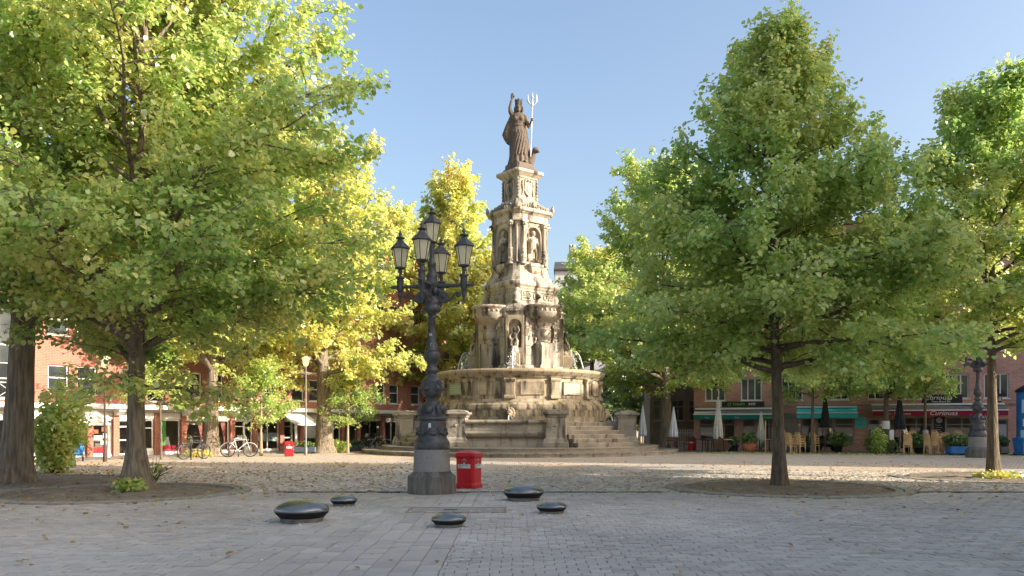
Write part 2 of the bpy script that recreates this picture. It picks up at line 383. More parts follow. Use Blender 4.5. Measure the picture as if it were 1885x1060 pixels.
def tree(name, label, loc, H, r0, clear, prof, nl, nleaf, lsize, hue, seed, lean=(0, 0), leafm=None, bark=None, extra=(), near=True,
         spread=.23, flare=1.5, group='linden trees on the square', elev=(18, 62), subspace=.42, twiggeo=True, hvar=.13, droop=.35, low=.55, shoots=0):
    rng = np.random.default_rng(seed); rnd = random.Random(seed)
    t = thing(name, label, 'tree', loc, 0, group); leafm = leafm or LEAF; bark = bark or BARK
    tm = MB()
    # trunk
    K = 16; tp = []; tr = []
    ph = rng.uniform(0, 6.28)
    for i in range(K + 1):
        s = i / K; z = H * .9 * s ** 1.25
        wob = .012 * H * s
        tp.append(Vector((lean[0] * z + wob * math.sin(3 * s + ph), lean[1] * z + wob * math.cos(2.3 * s + ph), z)))
        r = r0 * (1 - .9 * s ** .9) + .008
        if z < 1.2: r *= 1 + (flare - 1) * (1 - z / 1.2) ** 2.2
        tr.append(r)
    n = 18; vs = []
    for i, p in enumerate(tp):
        lob = .14 * max(0, 1 - p.z / 1.1)
        for j in range(n):
            a = 2 * PI * j / n; rr = tr[i] * (1 + lob * math.sin(4 * a + ph) + .04 * math.sin(7 * a + i))
            vs.append((p.x + rr * math.cos(a), p.y + rr * math.sin(a), p.z - (.06 if i == 0 else 0)))
    fs = [(i * n + j, i * n + (j + 1) % n, (i + 1) * n + (j + 1) % n, (i + 1) * n + j) for i in range(K) for j in range(n)]
    tm.add(vs, fs, None, True)
    def at_h(h):
        for i in range(K):
            if tp[i + 1].z >= h:
                f = (h - tp[i].z) / max(1e-6, tp[i + 1].z - tp[i].z); return tp[i].lerp(tp[i + 1], f), tr[i] * (1 - f) + tr[i + 1] * f
        return tp[-1], tr[-1]
    bmb = MB(); limbs = []
    for i in range(nl):
        s = (i + .5) / nl; h = clear + (H * .93 - clear) * s ** 1.05
        az = i * 2.39996 + rng.uniform(-.4, .4) + seed
        e = elev[0] + (elev[1] - elev[0]) * s + rng.uniform(-8, 8)
        # radius wanted where the limb ends
        L = .6
        for _ in range(3): L = max(.5, prof(h + L * math.sin(R(e)) * .75)) / max(.3, math.cos(R(e * .8)))
        limbs.append((h, az, L * rng.uniform(.78, 1.08), e))
    limbs += list(extra)
    P = []; O = []; TW = []
    for (h, az, L, e) in limbs:
        p, r = at_h(h); rad = min(r * .62, .014 + L * .02)
        pts = [p.copy()]; e1 = e - droop * 40 if e < 45 else e + 6; a = az
        seg = 9
        for k in range(seg):
            f = k / seg; ee = R(e + (e1 - e) * f + rng.normal(0, 5)); a += rng.normal(0, .09)
            pts.append(pts[-1] + Vector((math.cos(a) * math.cos(ee), math.sin(a) * math.cos(ee), math.sin(ee))) * (L / seg))
        bmb.tube(pts, [max(.006, rad * (1 - .88 * k / seg)) for k in range(seg + 1)], 7 if rad > .03 else 5)
        ns = max(4, int(L / subspace * 1.25))
        for q in range(ns):
            f = .14 + .86 * (q + rng.uniform(0, 1)) / ns; x = f * seg; k = min(seg - 1, int(x)); b = pts[k].lerp(pts[k + 1], x - k)
            dv = (pts[k + 1] - pts[k]).normalized(); base_a = math.atan2(dv.y, dv.x); base_e = math.asin(max(-1, min(1, dv.z)))
            side = 1 if q % 2 else -1
            sa = base_a + side * rng.uniform(.45, 1.25); se = base_e * .7 + rng.uniform(-.35, .5)
            sl = L * (.16 + .34 * (1 - f)) * rng.uniform(.6, 1.15) + .18
            sp = [b]; nseg = 4
            for w in range(nseg):
                sa += rng.normal(0, .12); se += rng.normal(-.06, .1)
                sp.append(sp[-1] + Vector((math.cos(sa) * math.cos(se), math.sin(sa) * math.cos(se), math.sin(se))) * (sl / nseg))
            if twiggeo or sl > .8: bmb.tube(sp, [max(.004, .012 + .006 * sl - .0045 * w) for w in range(nseg + 1)], 4, caps=False)
            nt_ = max(3, int(sl / .16))
            for w in range(nt_):
                g = rng.uniform(.1, 1.0) * nseg; k2 = min(nseg - 1, int(g)); tb = sp[k2].lerp(sp[k2 + 1], g - k2)
                ta = sa + rng.uniform(-1.3, 1.3); te = se + rng.uniform(-.6, .5); tl = rng.uniform(.18, .5)
                te_ = tb + Vector((math.cos(ta) * math.cos(te), math.sin(ta) * math.cos(te), math.sin(te))) * tl
                TW.append((tuple(tb), tuple(te_)))
                if twiggeo and w % 2 == 0: bmb.tube([tb, te_], [.006, .003], 3, caps=False)
    for q in range(shoots):                        # upright shoots that break the outline
        h = H * rng.uniform(.42, .93); a = rng.uniform(0, 6.28); rr = prof(h) * rng.uniform(.55, .95); L = rng.uniform(.7, 1.25); b, _ = at_h(h - .2)
        v0 = Vector((b.x + rr * math.cos(a), b.y + rr * math.sin(a), h - .2)); v1 = v0 + Vector((.18 * math.cos(a), .18 * math.sin(a), L))
        bmb.tube([b.lerp(v0, .6), v0, v1], [.012, .009, .003], 4, caps=False)
        for w in range(9):
            f = .25 + .75 * w / 8; c = v0.lerp(v1, f); t2 = rng.uniform(0, 6.28); TW.append((tuple(c), tuple(c + Vector((math.cos(t2), math.sin(t2), .4)) * .13)))
    # leader shoot leaves
    for q in range(30):
        p, r = at_h(H * rng.uniform(.72, .9)); a = rng.uniform(0, 6.28); TW.append((tuple(p), tuple(p + Vector((math.cos(a) * .25, math.sin(a) * .25, .45)))))
    TW = np.array(TW); nt = len(TW); m_ = max(1, int(nleaf / nt))
    idx = np.repeat(np.arange(nt), m_); f = rng.uniform(0, 1.1, len(idx))[:, None]
    P = TW[idx, 0] * (1 - f) + TW[idx, 1] * f + rng.normal(0, spread * .45, (len(idx), 3))
    P = P[P[:, 2] > clear * low]; 
    tw_h = rng.normal(0, hvar * .7, nt)[idx][:len(P)] if len(P) == len(idx) else rng.normal(0, hvar * .7, len(P))
    hv = hue + tw_h + rng.normal(0, .07, len(P)) + hvar * patch(P, seed + 5, 1.6)
    hv += (rng.uniform(0, 1, len(P)) < .02) * .4
    o = P.copy(); o[:, 2] = 0; o /= np.linalg.norm(o, axis=1, keepdims=True) + 1e-6
    tm.build('trunk', bark, t, False); bmb.build('branches', bark, t, False)
    inst('crown', leaves('crown', P, lsize, hv, leafm, rng, near, out=o), t)
    return t

def interp(tab):
    xs = [a for a, b in tab]; ys = [b for a, b in tab]
    return lambda h: float(np.interp(h, xs, ys))

def bush(name, label, loc, rad, n, size, hue, seed, m=None, cat='shrub', group=None, near=True, parent=None, stems=8, z0=0.0, lumpy=.22):
    rng = np.random.default_rng(seed)
    t = parent or thing(name, label, cat, loc, 0, group)
    sb = MB()
    u = rng.normal(0, 1, (n, 3)); u /= np.linalg.norm(u, axis=1, keepdims=True)
    rr = rng.uniform(.25, 1, n) ** .6
    lump = 1 + lumpy * patch(u, seed, .55)
    P = u * rr[:, None] * lump[:, None] * np.array(rad); P[:, 2] += rad[2] * .95 + z0
    P = P[P[:, 2] > z0 + .03]
    for k in range(stems):
        q = P[rng.integers(len(P))] * np.array((.85, .85, 1))
        sb.tube([(q[0] * .15, q[1] * .15, z0 - .03), (q[0] * .6, q[1] * .6, z0 + (q[2] - z0) * .55), tuple(q)], [.02, .012, .005], 5, caps=False)
    sb.build('stems', BARKY, t, False)
    inst('foliage', leaves('foliage', P, size, hue + rng.normal(0, .1, len(P)) + .1 * patch(P, seed, .4), m or LEAF, rng, near), t)
    return t

# ------------------------------------------------------------------ ground
def sheet(name, pts, z, m):
    mb = MB(); mb.add([(x, y, z) for x, y in pts], [tuple(range(len(pts)))]); o = mb.build(name, m, None, False); return struct(o)
def gmat(name, c1, c2, c3, bump=.3, sc=.35):
    return mat(name, c1, c2, scale=sc, rough=.9, bump=bump, bscale=30, c3=c3, s3=1.8, detail=9)
PAVE = mat('concrete_paver', (.52, .47, .422), (.41, .375, .34), scale=.5, rough=.75, bump=.25, bscale=60, attr='tone', c3=(.5, .445, .39), s3=.22, coord='Object', detail=8)
BED = mat('joint_sand', (.15, .13, .11), (.2, .175, .15), scale=8, rough=1)
SETT = mat('granite_sett', (.58, .52, .45), (.45, .41, .355), scale=.6, rough=.8, bump=.4, bscale=40, attr='tone', c3=(.58, .49, .38), s3=.3)
GROUND = gmat('far_ground', (.26, .24, .2), (.2, .185, .165), (.29, .25, .2))
def settfar():
    m = bpy.data.materials.new('far_setts'); m.use_nodes = True; nt = m.node_tree; N = nt.nodes; L = nt.links; b = N['Principled BSDF']; b.inputs['Roughness'].default_value = .85
    tc = N.new('ShaderNodeTexCoord'); bt = N.new('ShaderNodeTexBrick'); bt.inputs['Scale'].default_value = 1; bt.inputs['Brick Width'].default_value = .17; bt.inputs['Row Height'].default_value = .13
    bt.inputs['Mortar Size'].default_value = .012; bt.inputs['Color1'].default_value = (.56, .5, .43, 1); bt.inputs['Color2'].default_value = (.42, .375, .325, 1); bt.inputs['Mortar'].default_value = (.22, .195, .165, 1)
    nz = N.new('ShaderNodeTexNoise'); nz.inputs['Scale'].default_value = .25; nz.inputs['Detail'].default_value = 8; L.new(tc.outputs['Object'], nz.inputs['Vector'])
    L.new(tc.outputs['Object'], bt.inputs['Vector'])
    rp = N.new('ShaderNodeValToRGB'); rp.color_ramp.elements[0].position = .4; rp.color_ramp.elements[1].position = .65
    rp.color_ramp.elements[0].color = (1, 1, 1, 1); rp.color_ramp.elements[1].color = (1.15, 1.0, .82, 1); L.new(nz.outputs[0], rp.inputs[0])
    mu = N.new('ShaderNodeMixRGB'); mu.blend_type = 'MULTIPLY'; mu.inputs[0].default_value = 1; L.new(bt.outputs[0], mu.inputs[1]); L.new(rp.outputs[0], mu.inputs[2]); L.new(mu.outputs[0], b.inputs['Base Color'])
    bp = N.new('ShaderNodeBump'); bp.inputs['Strength'].default_value = .5; bp.inputs['Distance'].default_value = .02; bp.invert = True; L.new(bt.outputs['Fac'], bp.inputs['Height']); L.new(bp.outputs[0], b.inputs['Normal'])
    return m
sheet('ground', [(-600, -600), (600, -600), (600, 900), (-600, 900)], -.09, GROUND)
KY = 18.9                                                  # where the slabs end and the setts begin
PITS = [(-9.1, 18.9, 2.5, 'left foreground tree'), (6.75, 20.2, 2.5, 'right foreground tree'), (-13.4, 22.3, 2.9, 'thick left edge tree'), (14.3, 24.3, 2.4, 'right edge tree')]
def in_pit(x, y, m=.45): return any((x - a) ** 2 + (y - b) ** 2 < (r + m) ** 2 for a, b, r, _ in PITS)

def pieces(cx, cy, hx, hy, h, bev, rng, tilt=.004):
    """numpy: slab tops with sloped sides, five quads each"""
    n = len(cx); z = rng.normal(0, tilt, n)
    tx = rng.normal(0, tilt * .6, n); ty = rng.normal(0, tilt * .6, n)
    out = np.zeros((n, 5, 4, 3)); sg = [(-1, -1), (1, -1), (1, 1), (-1, 1)]
    top = np.zeros((n, 4, 3)); bot = np.zeros((n, 4, 3))
    for i, (a, b) in enumerate(sg):
        top[:, i, 0] = cx + a * (hx - bev); top[:, i, 1] = cy + b * (hy - bev); top[:, i, 2] = z + a * tx + b * ty
        bot[:, i, 0] = cx + a * hx; bot[:, i, 1] = cy + b * hy; bot[:, i, 2] = -h
    out[:, 0] = top
    for i in range(4):
        j = (i + 1) % 4
        out[:, i + 1, 0] = bot[:, i]; out[:, i + 1, 1] = bot[:, j]; out[:, i + 1, 2] = top[:, j]; out[:, i + 1, 3] = top[:, i]
    return out.reshape(n * 5, 4, 3)

rng = np.random.default_rng(3)
pav = sheet('paver_paving', [(-60, 7.1), (60, 7.1), (60, KY), (-60, KY)], -.022, BED)
sheet('near_paving', [(-60, -60), (60, -60), (60, 7.1), (-60, 7.1)], .0, mat('near_pavers', (.52, .47, .422), (.41, .375, .34), scale=.5, rough=.75, bump=.25))
cx = []; cy = []; hx = []; hy = []
row = 0; y = 7.2
while y < KY - .05:                                        # courses running across
    off = (row % 2) * .12 + rng.uniform(-.015, .015); x = -15 + off
    while x < 15:
        xl, xr = x - .1185, x + .1185
        if xl < -.77 < xr: xl = -.768
        elif xl < -3.622 < xr: xr = -3.624
        if (xr < -3.62 or xl > -.77) and xr - xl > .04: cx.append((xl + xr) / 2); cy.append(y); hx.append((xr - xl) / 2); hy.append(.0783)
        x += .24
    y += .16; row += 1
x = -3.49; col = 0
while x < -.7:                                             # strip with courses running away from the camera
    yy = 7.2 + (col % 3) * .13
    while yy < KY - .2:
        cx.append(x); cy.append(yy); hx.append(.1278); hy.append(.1932); yy += .39
    x += .259; col += 1
cx = np.array(cx); cy = np.array(cy); hx = np.array(hx); hy = np.array(hy)
seat_spots = [(-3.39, 13.15, .435), (-3.25, 15.75, .26), (-.97, 12.5, .27), (.24, 16.85, .42), (.7, 14.4, .27)]
keep = np.array([not in_pit(a, b) for a, b in zip(cx, cy)]); cx, cy, hx, hy = cx[keep], cy[keep], hx[keep], hy[keep]
tone = np.clip(rng.normal(1.0, .06, len(cx)) + .08 * patch(np.stack([cx, cy, 0 * cx], 1), 2, 2.2), .6, 1.5)
vis = (hx > .11) & (np.abs(cx) < cy * .628 + .05) & (cy > 8.25)
order = np.where(vis)[0][np.argsort(cy[vis] - 1.2 * (hy[vis] > .1))][:300]
solo = np.zeros(len(cx), bool); solo[order] = True
V = pieces(cx[~solo], cy[~solo], hx[~solo], hy[~solo], .022, .006, rng)
o = inst('pavers', npmesh('pavers', V, 0, PAVE, np.repeat(tone[~solo], 5), 'tone'), pav); o['kind'] = 'stuff'
var = {}
for big in (0, 1):
    for q in range(7):
        a, b = ((.1278, .1932) if big else (.1185, .0783)); z1 = np.zeros(1)
        V = pieces(z1, z1, np.array([a]), np.array([b]), .022, .006, rng)
        var[(big, q)] = npmesh('paver', V, 0, PAVE, np.full(5, .76 + .08 * q), 'tone')
for i in order:
    q = int(np.clip(round((tone[i] - .76) / .08), 0, 6)); inst('paver', var[(1 if hy[i] > .1 else 0, q)], pav, T(cx[i], cy[i], 0))

stp = sheet('sett_paving', [(-60, KY), (60, KY), (60, 28), (-60, 28)], -.03, mat('sett_bed', (.26, .23, .195), (.32, .285, .24), scale=6, rough=1))
sf = sheet('far_sett_paving', [(-60, 28), (60, 28), (60, 90), (-60, 90)], .0, settfar())
cx = []; cy = []; hx = []; hy = []; y = KY + .32; row = 0
while y < 28:
    x = -19 + (row % 2) * .08
    while x < 19:
        w = rng.uniform(.062, .085)
        if abs(x) < y * .66: cx.append(x + w); cy.append(y + rng.normal(0, .008)); hx.append(w - .008); hy.append(.055 + rng.normal(0, .004))
        x += 2 * w
    y += .128; row += 1
cx, cy, hx, hy = map(np.array, (cx, cy, hx, hy))
keep = np.array([not in_pit(a, b) for a, b in zip(cx, cy)]); cx, cy, hx, hy = cx[keep], cy[keep], hx[keep], hy[keep]
V = pieces(cx, cy, hx, hy, .03, .014, rng, .005)
o = inst('setts', npmesh('setts', V, 0, SETT, np.repeat(np.clip(rng.normal(1, .16, len(cx)), .5, 1.6), 5), 'tone'), stp); o['kind'] = 'stuff'
kb = MB(); kb.box(-.49, .49, -.1, .1, -.05, .006, bev=.01); km = kb.mesh('kerb_stone', GRANITED)
for i in range(-14, 15):
    if not in_pit(i, KY + .12, .3) and not in_pit(i + .4, KY + .12, .3) and not in_pit(i - .4, KY + .12, .3): inst('kerb_stone', km, stp, T(i, KY + .12, 0))

# tree pits: soil disc inside two rings of kerb stones
for (px, py, pr, who) in PITS:
    pit = struct(thing('tree_pit', 'round earth tree pit ringed with kerb stones under the ' + who, None, (px, py, 0)))
    mb = MB(); n = 60; rings = [(0, .05), (pr * .2, .05), (pr * .4, .045), (pr * .6, .035), (pr * .8, .02), (pr * .93, .0), (pr, -.02)]
    vs = [(0, 0, .05)]; fs = []
    r2 = random.Random(5)
    for k, (rr, zz) in enumerate(rings[1:]):
        for i in range(n): vs.append((rr * math.cos(2 * PI * i / n), rr * math.sin(2 * PI * i / n), zz + r2.uniform(-.03, .03)))
    fs += [(0, 1 + i, 1 + (i + 1) % n) for i in range(n)]
    for k in range(5): fs += [(1 + k * n + i, 1 + (k + 1) * n + i, 1 + (k + 1) * n + (i + 1) % n, 1 + k * n + (i + 1) % n) for i in range(n)]
    mb.add(vs, fs, None, True); mb.build('soil', SOIL, pit)
    for rr, w, cnt in ((pr, .16, 44), (pr + .2, .2, 40)):
        k = MB(); k.sweep([(rr + .008, -.05), (rr + w, -.05), (rr + w, .02), (rr + .008, .026)], .01 / rr, 2 * PI / cnt - .012 / rr, 2); me = k.mesh('kerb_stone', mat('pit_kerb', (.38, .35, .3), (.26, .24, .21), scale=7, rough=.9, bump=.3))
        for i in range(cnt): inst('kerb_stone', me, pit, RZ(2 * PI * i / cnt))

# steel inspection cover in the slabs
mh = thing('inspection_cover', 'large flush rectangular inspection cover among the slabs between the domed seats', 'cover', (-1.0, 14.9, 0))
k = MB(); k.box(-.85, .85, -.42, .42, -.02, .006); k.build('plate', mat('cover_concrete', (.38, .345, .31), (.31, .285, .26), scale=6, rough=.9, bump=.3), mh)
k = MB()
for a in ((-.9, .9, -.47, -.42), (-.9, .9, .42, .47), (-.9, -.85, -.42, .42), (.85, .9, -.42, .42)): k.box(*a, -.02, .012)
k.build('frame', mat('rusty_frame', (.36, .27, .2), (.25, .19, .15), scale=8, rough=.9), mh)
k = MB(); k.box(-.25, .0, -.06, .06, .004, .012); k.build('lifting_eye', DARKM, mh)

# fallen leaves
n = 8200; rl = np.random.default_rng(11)
px = rl.uniform(-18, 18, n); py = 8 + 26 * rl.uniform(0, 1, n) ** .9
dens = np.where(px < -3, 1.0, .33) * np.where(py < 17.5, .13, 1.0)
for (a, b, r_, w) in PITS[:3]: dens += 1.2 * np.exp(-((px - a) ** 2 + (py - b) ** 2) / 9)
dens += .5 * np.exp(-((px - 14) ** 2 + (py - 24) ** 2) / 6)
ok = rl.uniform(0, 1, n) < dens; P = np.stack([px[ok], py[ok], np.full(ok.sum(), .03)], 1)
me = leaves('fallen_leaves', P, .095, rl.uniform(.2, 1, len(P)), LITTER, rl, True, flat=.25)
tag(inst('fallen_leaves', me), 'yellow and brown fallen linden leaves scattered over the paving', None, None, 'stuff')

# chewing gum, crumbs and pale litter trodden into the slabs
k = MB(); r6 = random.Random(12); k2 = MB()
for q in range(420):
    y_ = 8 + 11 * r6.random(); x_ = r6.uniform(-1, 1) * y_ * .64; r_ = r6.uniform(.012, .028); e = r6.uniform(.7, 1)
    if in_pit(x_, y_): continue
    k.add([(x_ + r_ * math.cos(a), y_ + e * r_ * math.sin(a), .0085) for a in [2 * PI * j / 7 for j in range(7)]], [tuple(range(7))])
tag(k.build('gum_spots', mat('trodden_gum', (.2, .19, .18), (.3, .29, .28), scale=1.5, rough=.9), None, False), 'dark trodden gum spots on the slabs', None, None, 'stuff')
for q in range(150):
    sx, sy, sr = seat_spots[q % 5] if q < 60 else (r6.uniform(-7, 8), r6.uniform(9, 19), 3); a = r6.uniform(0, 6.28); d_ = sr * r6.uniform(.9, 1.5)
    x_, y_ = sx + d_ * math.cos(a), sy + d_ * math.sin(a)
    if not in_pit(x_, y_): k2.box(-.02, .02 * r6.uniform(.2, 1), -.012, .012, .006, .016, T(x_, y_, 0) @ RZ(a * 3))
tag(k2.build('paper_scraps', STICK), 'small pale paper scraps and filter ends on the slabs', None, None, 'stuff')

# ------------------------------------------------------------------ fountain
FX, FY, FA = .46, 48.0, R(-6.9)
F = thing('fountain', 'tall sandstone fountain with round basin, niches and crowned statue on top', 'fountain', (FX, FY, 0), FA)
AX = [R(-90 + 90 * i) for i in range(4)]            # trough directions, first one towards the camera
FC = [R(-45 + 90 * i) for i in range(4)]            # faces of the tower
def face(phi): return RZ(phi + PI / 2)              # local -y becomes the outward direction phi
def sq(s, c, z):
    """chamfered square ring, sides facing the FC directions"""
    h = s / 2; p = [(h - c, -h), (h, -h + c), (h, h - c), (h - c, h), (-h + c, h), (-h, h - c), (-h, -h + c), (-h + c, -h)]
    ca, sa = math.cos(PI / 4), math.sin(PI / 4)
    return [(x * ca - y * sa, x * sa + y * ca, z) for x, y in p]
def tower(name, rows, m): return MB().loft([sq(s, c, z) for z, s, c in rows]).build(name, m, F)
def ring_parts(name, prof, count, m, gap=.006, off=0.0, seg=3, smooth=False):
    r = max(p[0] for p in prof); k = MB(); k.sweep(prof, gap / r, 2 * PI / count - gap / r, seg, smooth=smooth); me = k.mesh(name, m)
    for i in range(count): inst(name, me, F, RZ(off + 2 * PI * i / count))
# two circular steps
k = MB(); k.lathe([(8.7, -.05), (8.7, .15)], 48); k.lathe([(7.5, .0), (7.5, .38)], 48); k.build('step_core', ST_GREY, F)
ring_parts('step_slab', [(7.75, -.05), (9.12, -.05), (9.12, .15), (9.17, .16), (9.17, .2), (9.14, .22), (7.75, .22)], 34, ST_GREY)
ring_parts('step_slab', [(6.1, .2), (8.0, .2), (8.0, .36), (8.05, .37), (8.05, .415), (8.02, .43), (6.1, .43)], 30, ST_GREY, off=.07)
# terrace and stairs
k = MB(); k.lathe([(6.2, .3), (6.2, .45), (5.35, .45), (5.35, 1.7)], 48); k.build('terrace', ST_GREY, F)
for phi in FC:
    for i in range(6):
        k = MB(); d0 = 7.2 - .34 * i; z1 = .43 + .218 * (i + 1); w = 2.0
        for (a, b) in ((-w, -.62), (-.612, .71), (.718, w)):
            k2 = MB(); k2.prism([(-d0, z1 - .2), (-d0 - .035, z1 - .06), (-d0 - .035, z1 - .01), (-d0 - .02, z1), (-4.9, z1), (-4.9, z1 - .23), (-d0, z1 - .23)], a, b, face(phi)); k2.build('stair_tread', ST_GREY, F)
# posts, troughs
PD, PW = 6.2, 2.56
def sqr(h, z): return [(-h, -h, z), (h, -h, z), (h, h, z), (-h, h, z)]
pb = MB().loft([sqr(.64, .43), sqr(.64, .68), sqr(.6, .74), sqr(.57, .86), sqr(.5, .95)]).mesh('post_base', ST_GREY)
ps = MB().loft([sqr(.5, .952), sqr(.485, 1.95)]).mesh('post_shaft', ST_GREY)
pc = MB().loft([sqr(.5, 1.952), sqr(.54, 1.97), sqr(.54, 2.02), sqr(.6, 2.1), sqr(.66, 2.13), sqr(.66, 2.2), sqr(.62, 2.23), sqr(.5, 2.25), sqr(.5, 2.3), sqr(.3, 2.35), sqr(.05, 2.37)]).mesh('post_cap', ST_GREY)
orn = MB(); orn.ball((0, -.5, 1.55), (.09, .05, .07)); orn.ball((-.1, -.5, 1.52), (.06, .03, .03)); orn.ball((.1, -.5, 1.58), (.06, .03, .03)); om = orn.mesh('post_boss', ST_GREY)
for ax in AX:
    M = face(ax)
    for s in (-1, 1):
        for nm, me in (('post_base', pb), ('post_shaft', ps), ('post_cap', pc), ('post_boss', om)): inst(nm, me, F, M @ T(s * PW, -PD, 0))
        k = MB(); k.box(min(s * (PW - .22), s * (PW + .22)), max(s * (PW - .22), s * (PW + .22)), -PD + .5, -4.7, .43, 1.8, M, bev=.03); k.build('cheek_wall', ST_GREY, F)
    pr = [(-6.55, .43), (-6.58, .45), (-6.58, .72), (-6.5, .75)]
    k = MB(); k.prism([(-6.55, .432), (-6.55, .74), (-6.45, .76), (-6.4, .9), (-6.1, .9), (-6.1, .432)], -2.05, 2.05, M); k.build('trough_plinth', ST_GREY, F)
    belly = [(-6.42, .905), (-6.56, .95), (-6.68, 1.04), (-6.74, 1.15), (-6.7, 1.24), (-6.62, 1.255)]
    k = MB(); k.prism(belly + [(-6.1, 1.255), (-6.1, .905)], -2.05, .9, M); k.build('trough_belly', ST_GREY, F)
    k = MB(); k.prism(belly + [(-6.1, 1.255), (-6.1, .905)], .912, 2.05, M); k.build('trough_belly', ST_GREY, F)
    for a, b in ((-2.05, .86), (.872, 2.05)):
        k = MB(); k.prism([(-6.6, 1.262), (-6.56, 1.62), (-6.3, 1.62), (-6.3, 1.262)], a, b, M); k.build('trough_panel', ST_GREY, F)
    k = MB(); k.prism([(-6.6, 1.625), (-6.7, 1.66), (-6.74, 1.72), (-6.73, 1.79), (-6.66, 1.83), (-6.4, 1.84), (-6.36, 1.8), (-6.36, 1.625)], -2.06, 2.06, M); k.build('trough_rim', ST_GREY, F)
    k = MB(); k.box(-2.05, 2.05, -6.36, -5.2, 1.6, 1.74, M); k.build('trough_water', WATER, F)
# basin drum: plinth courses, panels, pilasters, rim
k = MB(); k.lathe([(4.45, 1.6), (4.45, 4.3)], 64); k.build('drum_core', ST_BASIN, F)
ring_parts('plinth_stone', [(4.3, 1.69), (5.02, 1.69), (5.02, 2.02), (4.3, 2.02)], 26, ST_BASIN, .008)
ring_parts('plinth_stone', [(4.3, 2.025), (4.98, 2.025), (4.97, 2.38), (4.3, 2.38)], 26, ST_BASIN, .008, .12)
ring_parts('plinth_moulding', [(4.3, 2.385), (4.99, 2.385), (5.0, 2.5), (4.94, 2.66), (4.82, 2.74), (4.8, 2.82), (4.3, 2.82)], 22, ST_BASIN, .006, .05, smooth=False)
ring_parts('wall_stone', [(4.3, 2.825), (4.72, 2.825), (4.66, 2.98), (4.3, 2.98)], 24, ST_BASIN, .006)
for i in range(12):
    a0 = AX[0] + R(30) * i
    k = MB(); k.sweep([(4.3, 2.985), (4.58, 2.985), (4.58, 4.1), (4.3, 4.1)], a0 + R(.2), a0 + R(29.8), 6); k.build('wall_panel', ST_BASIN, F)
    k = MB(); d = R(4.2); pf = lambda r, z0, z1: [(4.4, z0), (r, z0), (r, z1), (4.4, z1)]
    k.sweep(pf(4.76, 3.21, 3.88), a0 - R(2.7), a0 + R(2.7), 2)
    k.sweep([(4.4, 2.99), (4.86, 2.99), (4.86, 3.1), (4.79, 3.16), (4.79, 3.205), (4.4, 3.205)], a0 - R(3.5), a0 + R(3.5), 2)
    k.sweep([(4.4, 3.885), (4.79, 3.885), (4.86, 4.0), (4.86, 4.09), (4.4, 4.09)], a0 - R(3.5), a0 + R(3.5), 2); k.build('pilaster', ST_BASIN, F)
    plaque = i in (1, 4, 7, 10)
    k = MB(); k.sweep([(4.4, 3.25), (4.64, 3.25), (4.64, 3.86), (4.4, 3.86)], a0 + R(7.6), a0 + R(22.4), 4); k.build('panel_field', BRONZE if plaque else ST_BASIN, F)
    k = MB(); r1 = 4.67 if plaque else 4.655
    for (z0, z1) in ((3.2, 3.25), (3.86, 3.91)): k.sweep(pf(r1, z0, z1), a0 + R(7), a0 + R(23), 4)
    for (b0, b1) in ((7, 7.55), (22.45, 23)): k.sweep(pf(r1 - .002, 3.25, 3.86), a0 + R(b0), a0 + R(b1), 1)
    k.build('panel_frame', ST_BASIN, F)
    if plaque:
        k = MB()
        for q in range(5): k.sweep(pf(4.648, 3.34 + q * .1, 3.375 + q * .1), a0 + R(9 + (q % 2)), a0 + R(21 - (q % 3)), 4)
        k.build('inscription', mat('worn_inscription', (.38, .42, .33), rough=.7), F)
ring_parts('rim_stone', [(4.05, 4.1), (4.66, 4.1), (4.74, 4.2), (4.8, 4.24), (4.9, 4.34), (4.97, 4.42), (4.98, 4.5), (4.94, 4.56), (4.85, 4.6), (4.2, 4.6), (4.05, 4.5)], 18, ST_BASIN, .005, .1, seg=4)
k = MB(); k.lathe([(4.15, 4.3), (4.15, 4.46)], 48); k.build('basin_water', WATER, F)

def lion(k, M, s):
    k.ball((0, -.1 * s, 0), (.2 * s, .2 * s, .23 * s), M=M); k.ball((0, -.28 * s, -.07 * s), (.11 * s, .12 * s, .1 * s), M=M)
    for j in range(11):
        a = 2 * PI * j / 11; k.ball((.23 * s * math.cos(a), -.02 * s, .24 * s * math.sin(a)), (.1 * s, .1 * s, .1 * s), 8, 6, M=M)
    for q in (-1, 1): k.ball((q * .09 * s, -.27 * s, .06 * s), .035 * s, 6, 4, M=M); k.ball((q * .17 * s, -.06 * s, .2 * s), .07 * s, 6, 4, M=M)
for ax in AX:
    k = MB(); lion(k, face(ax) @ T(0, -5.0, 2.2), 1.0); k.build('lion_spout', ST_BASIN, F)
    k = MB(); pts = [(0, -5.3 - .12 * math.sqrt(q / 6), 2.13 - .39 * q / 6) for q in range(7)]; k.tube(pts, [.03 + .004 * q for q in range(7)], 7, face(ax)); k.build('water_jet', JET, F)

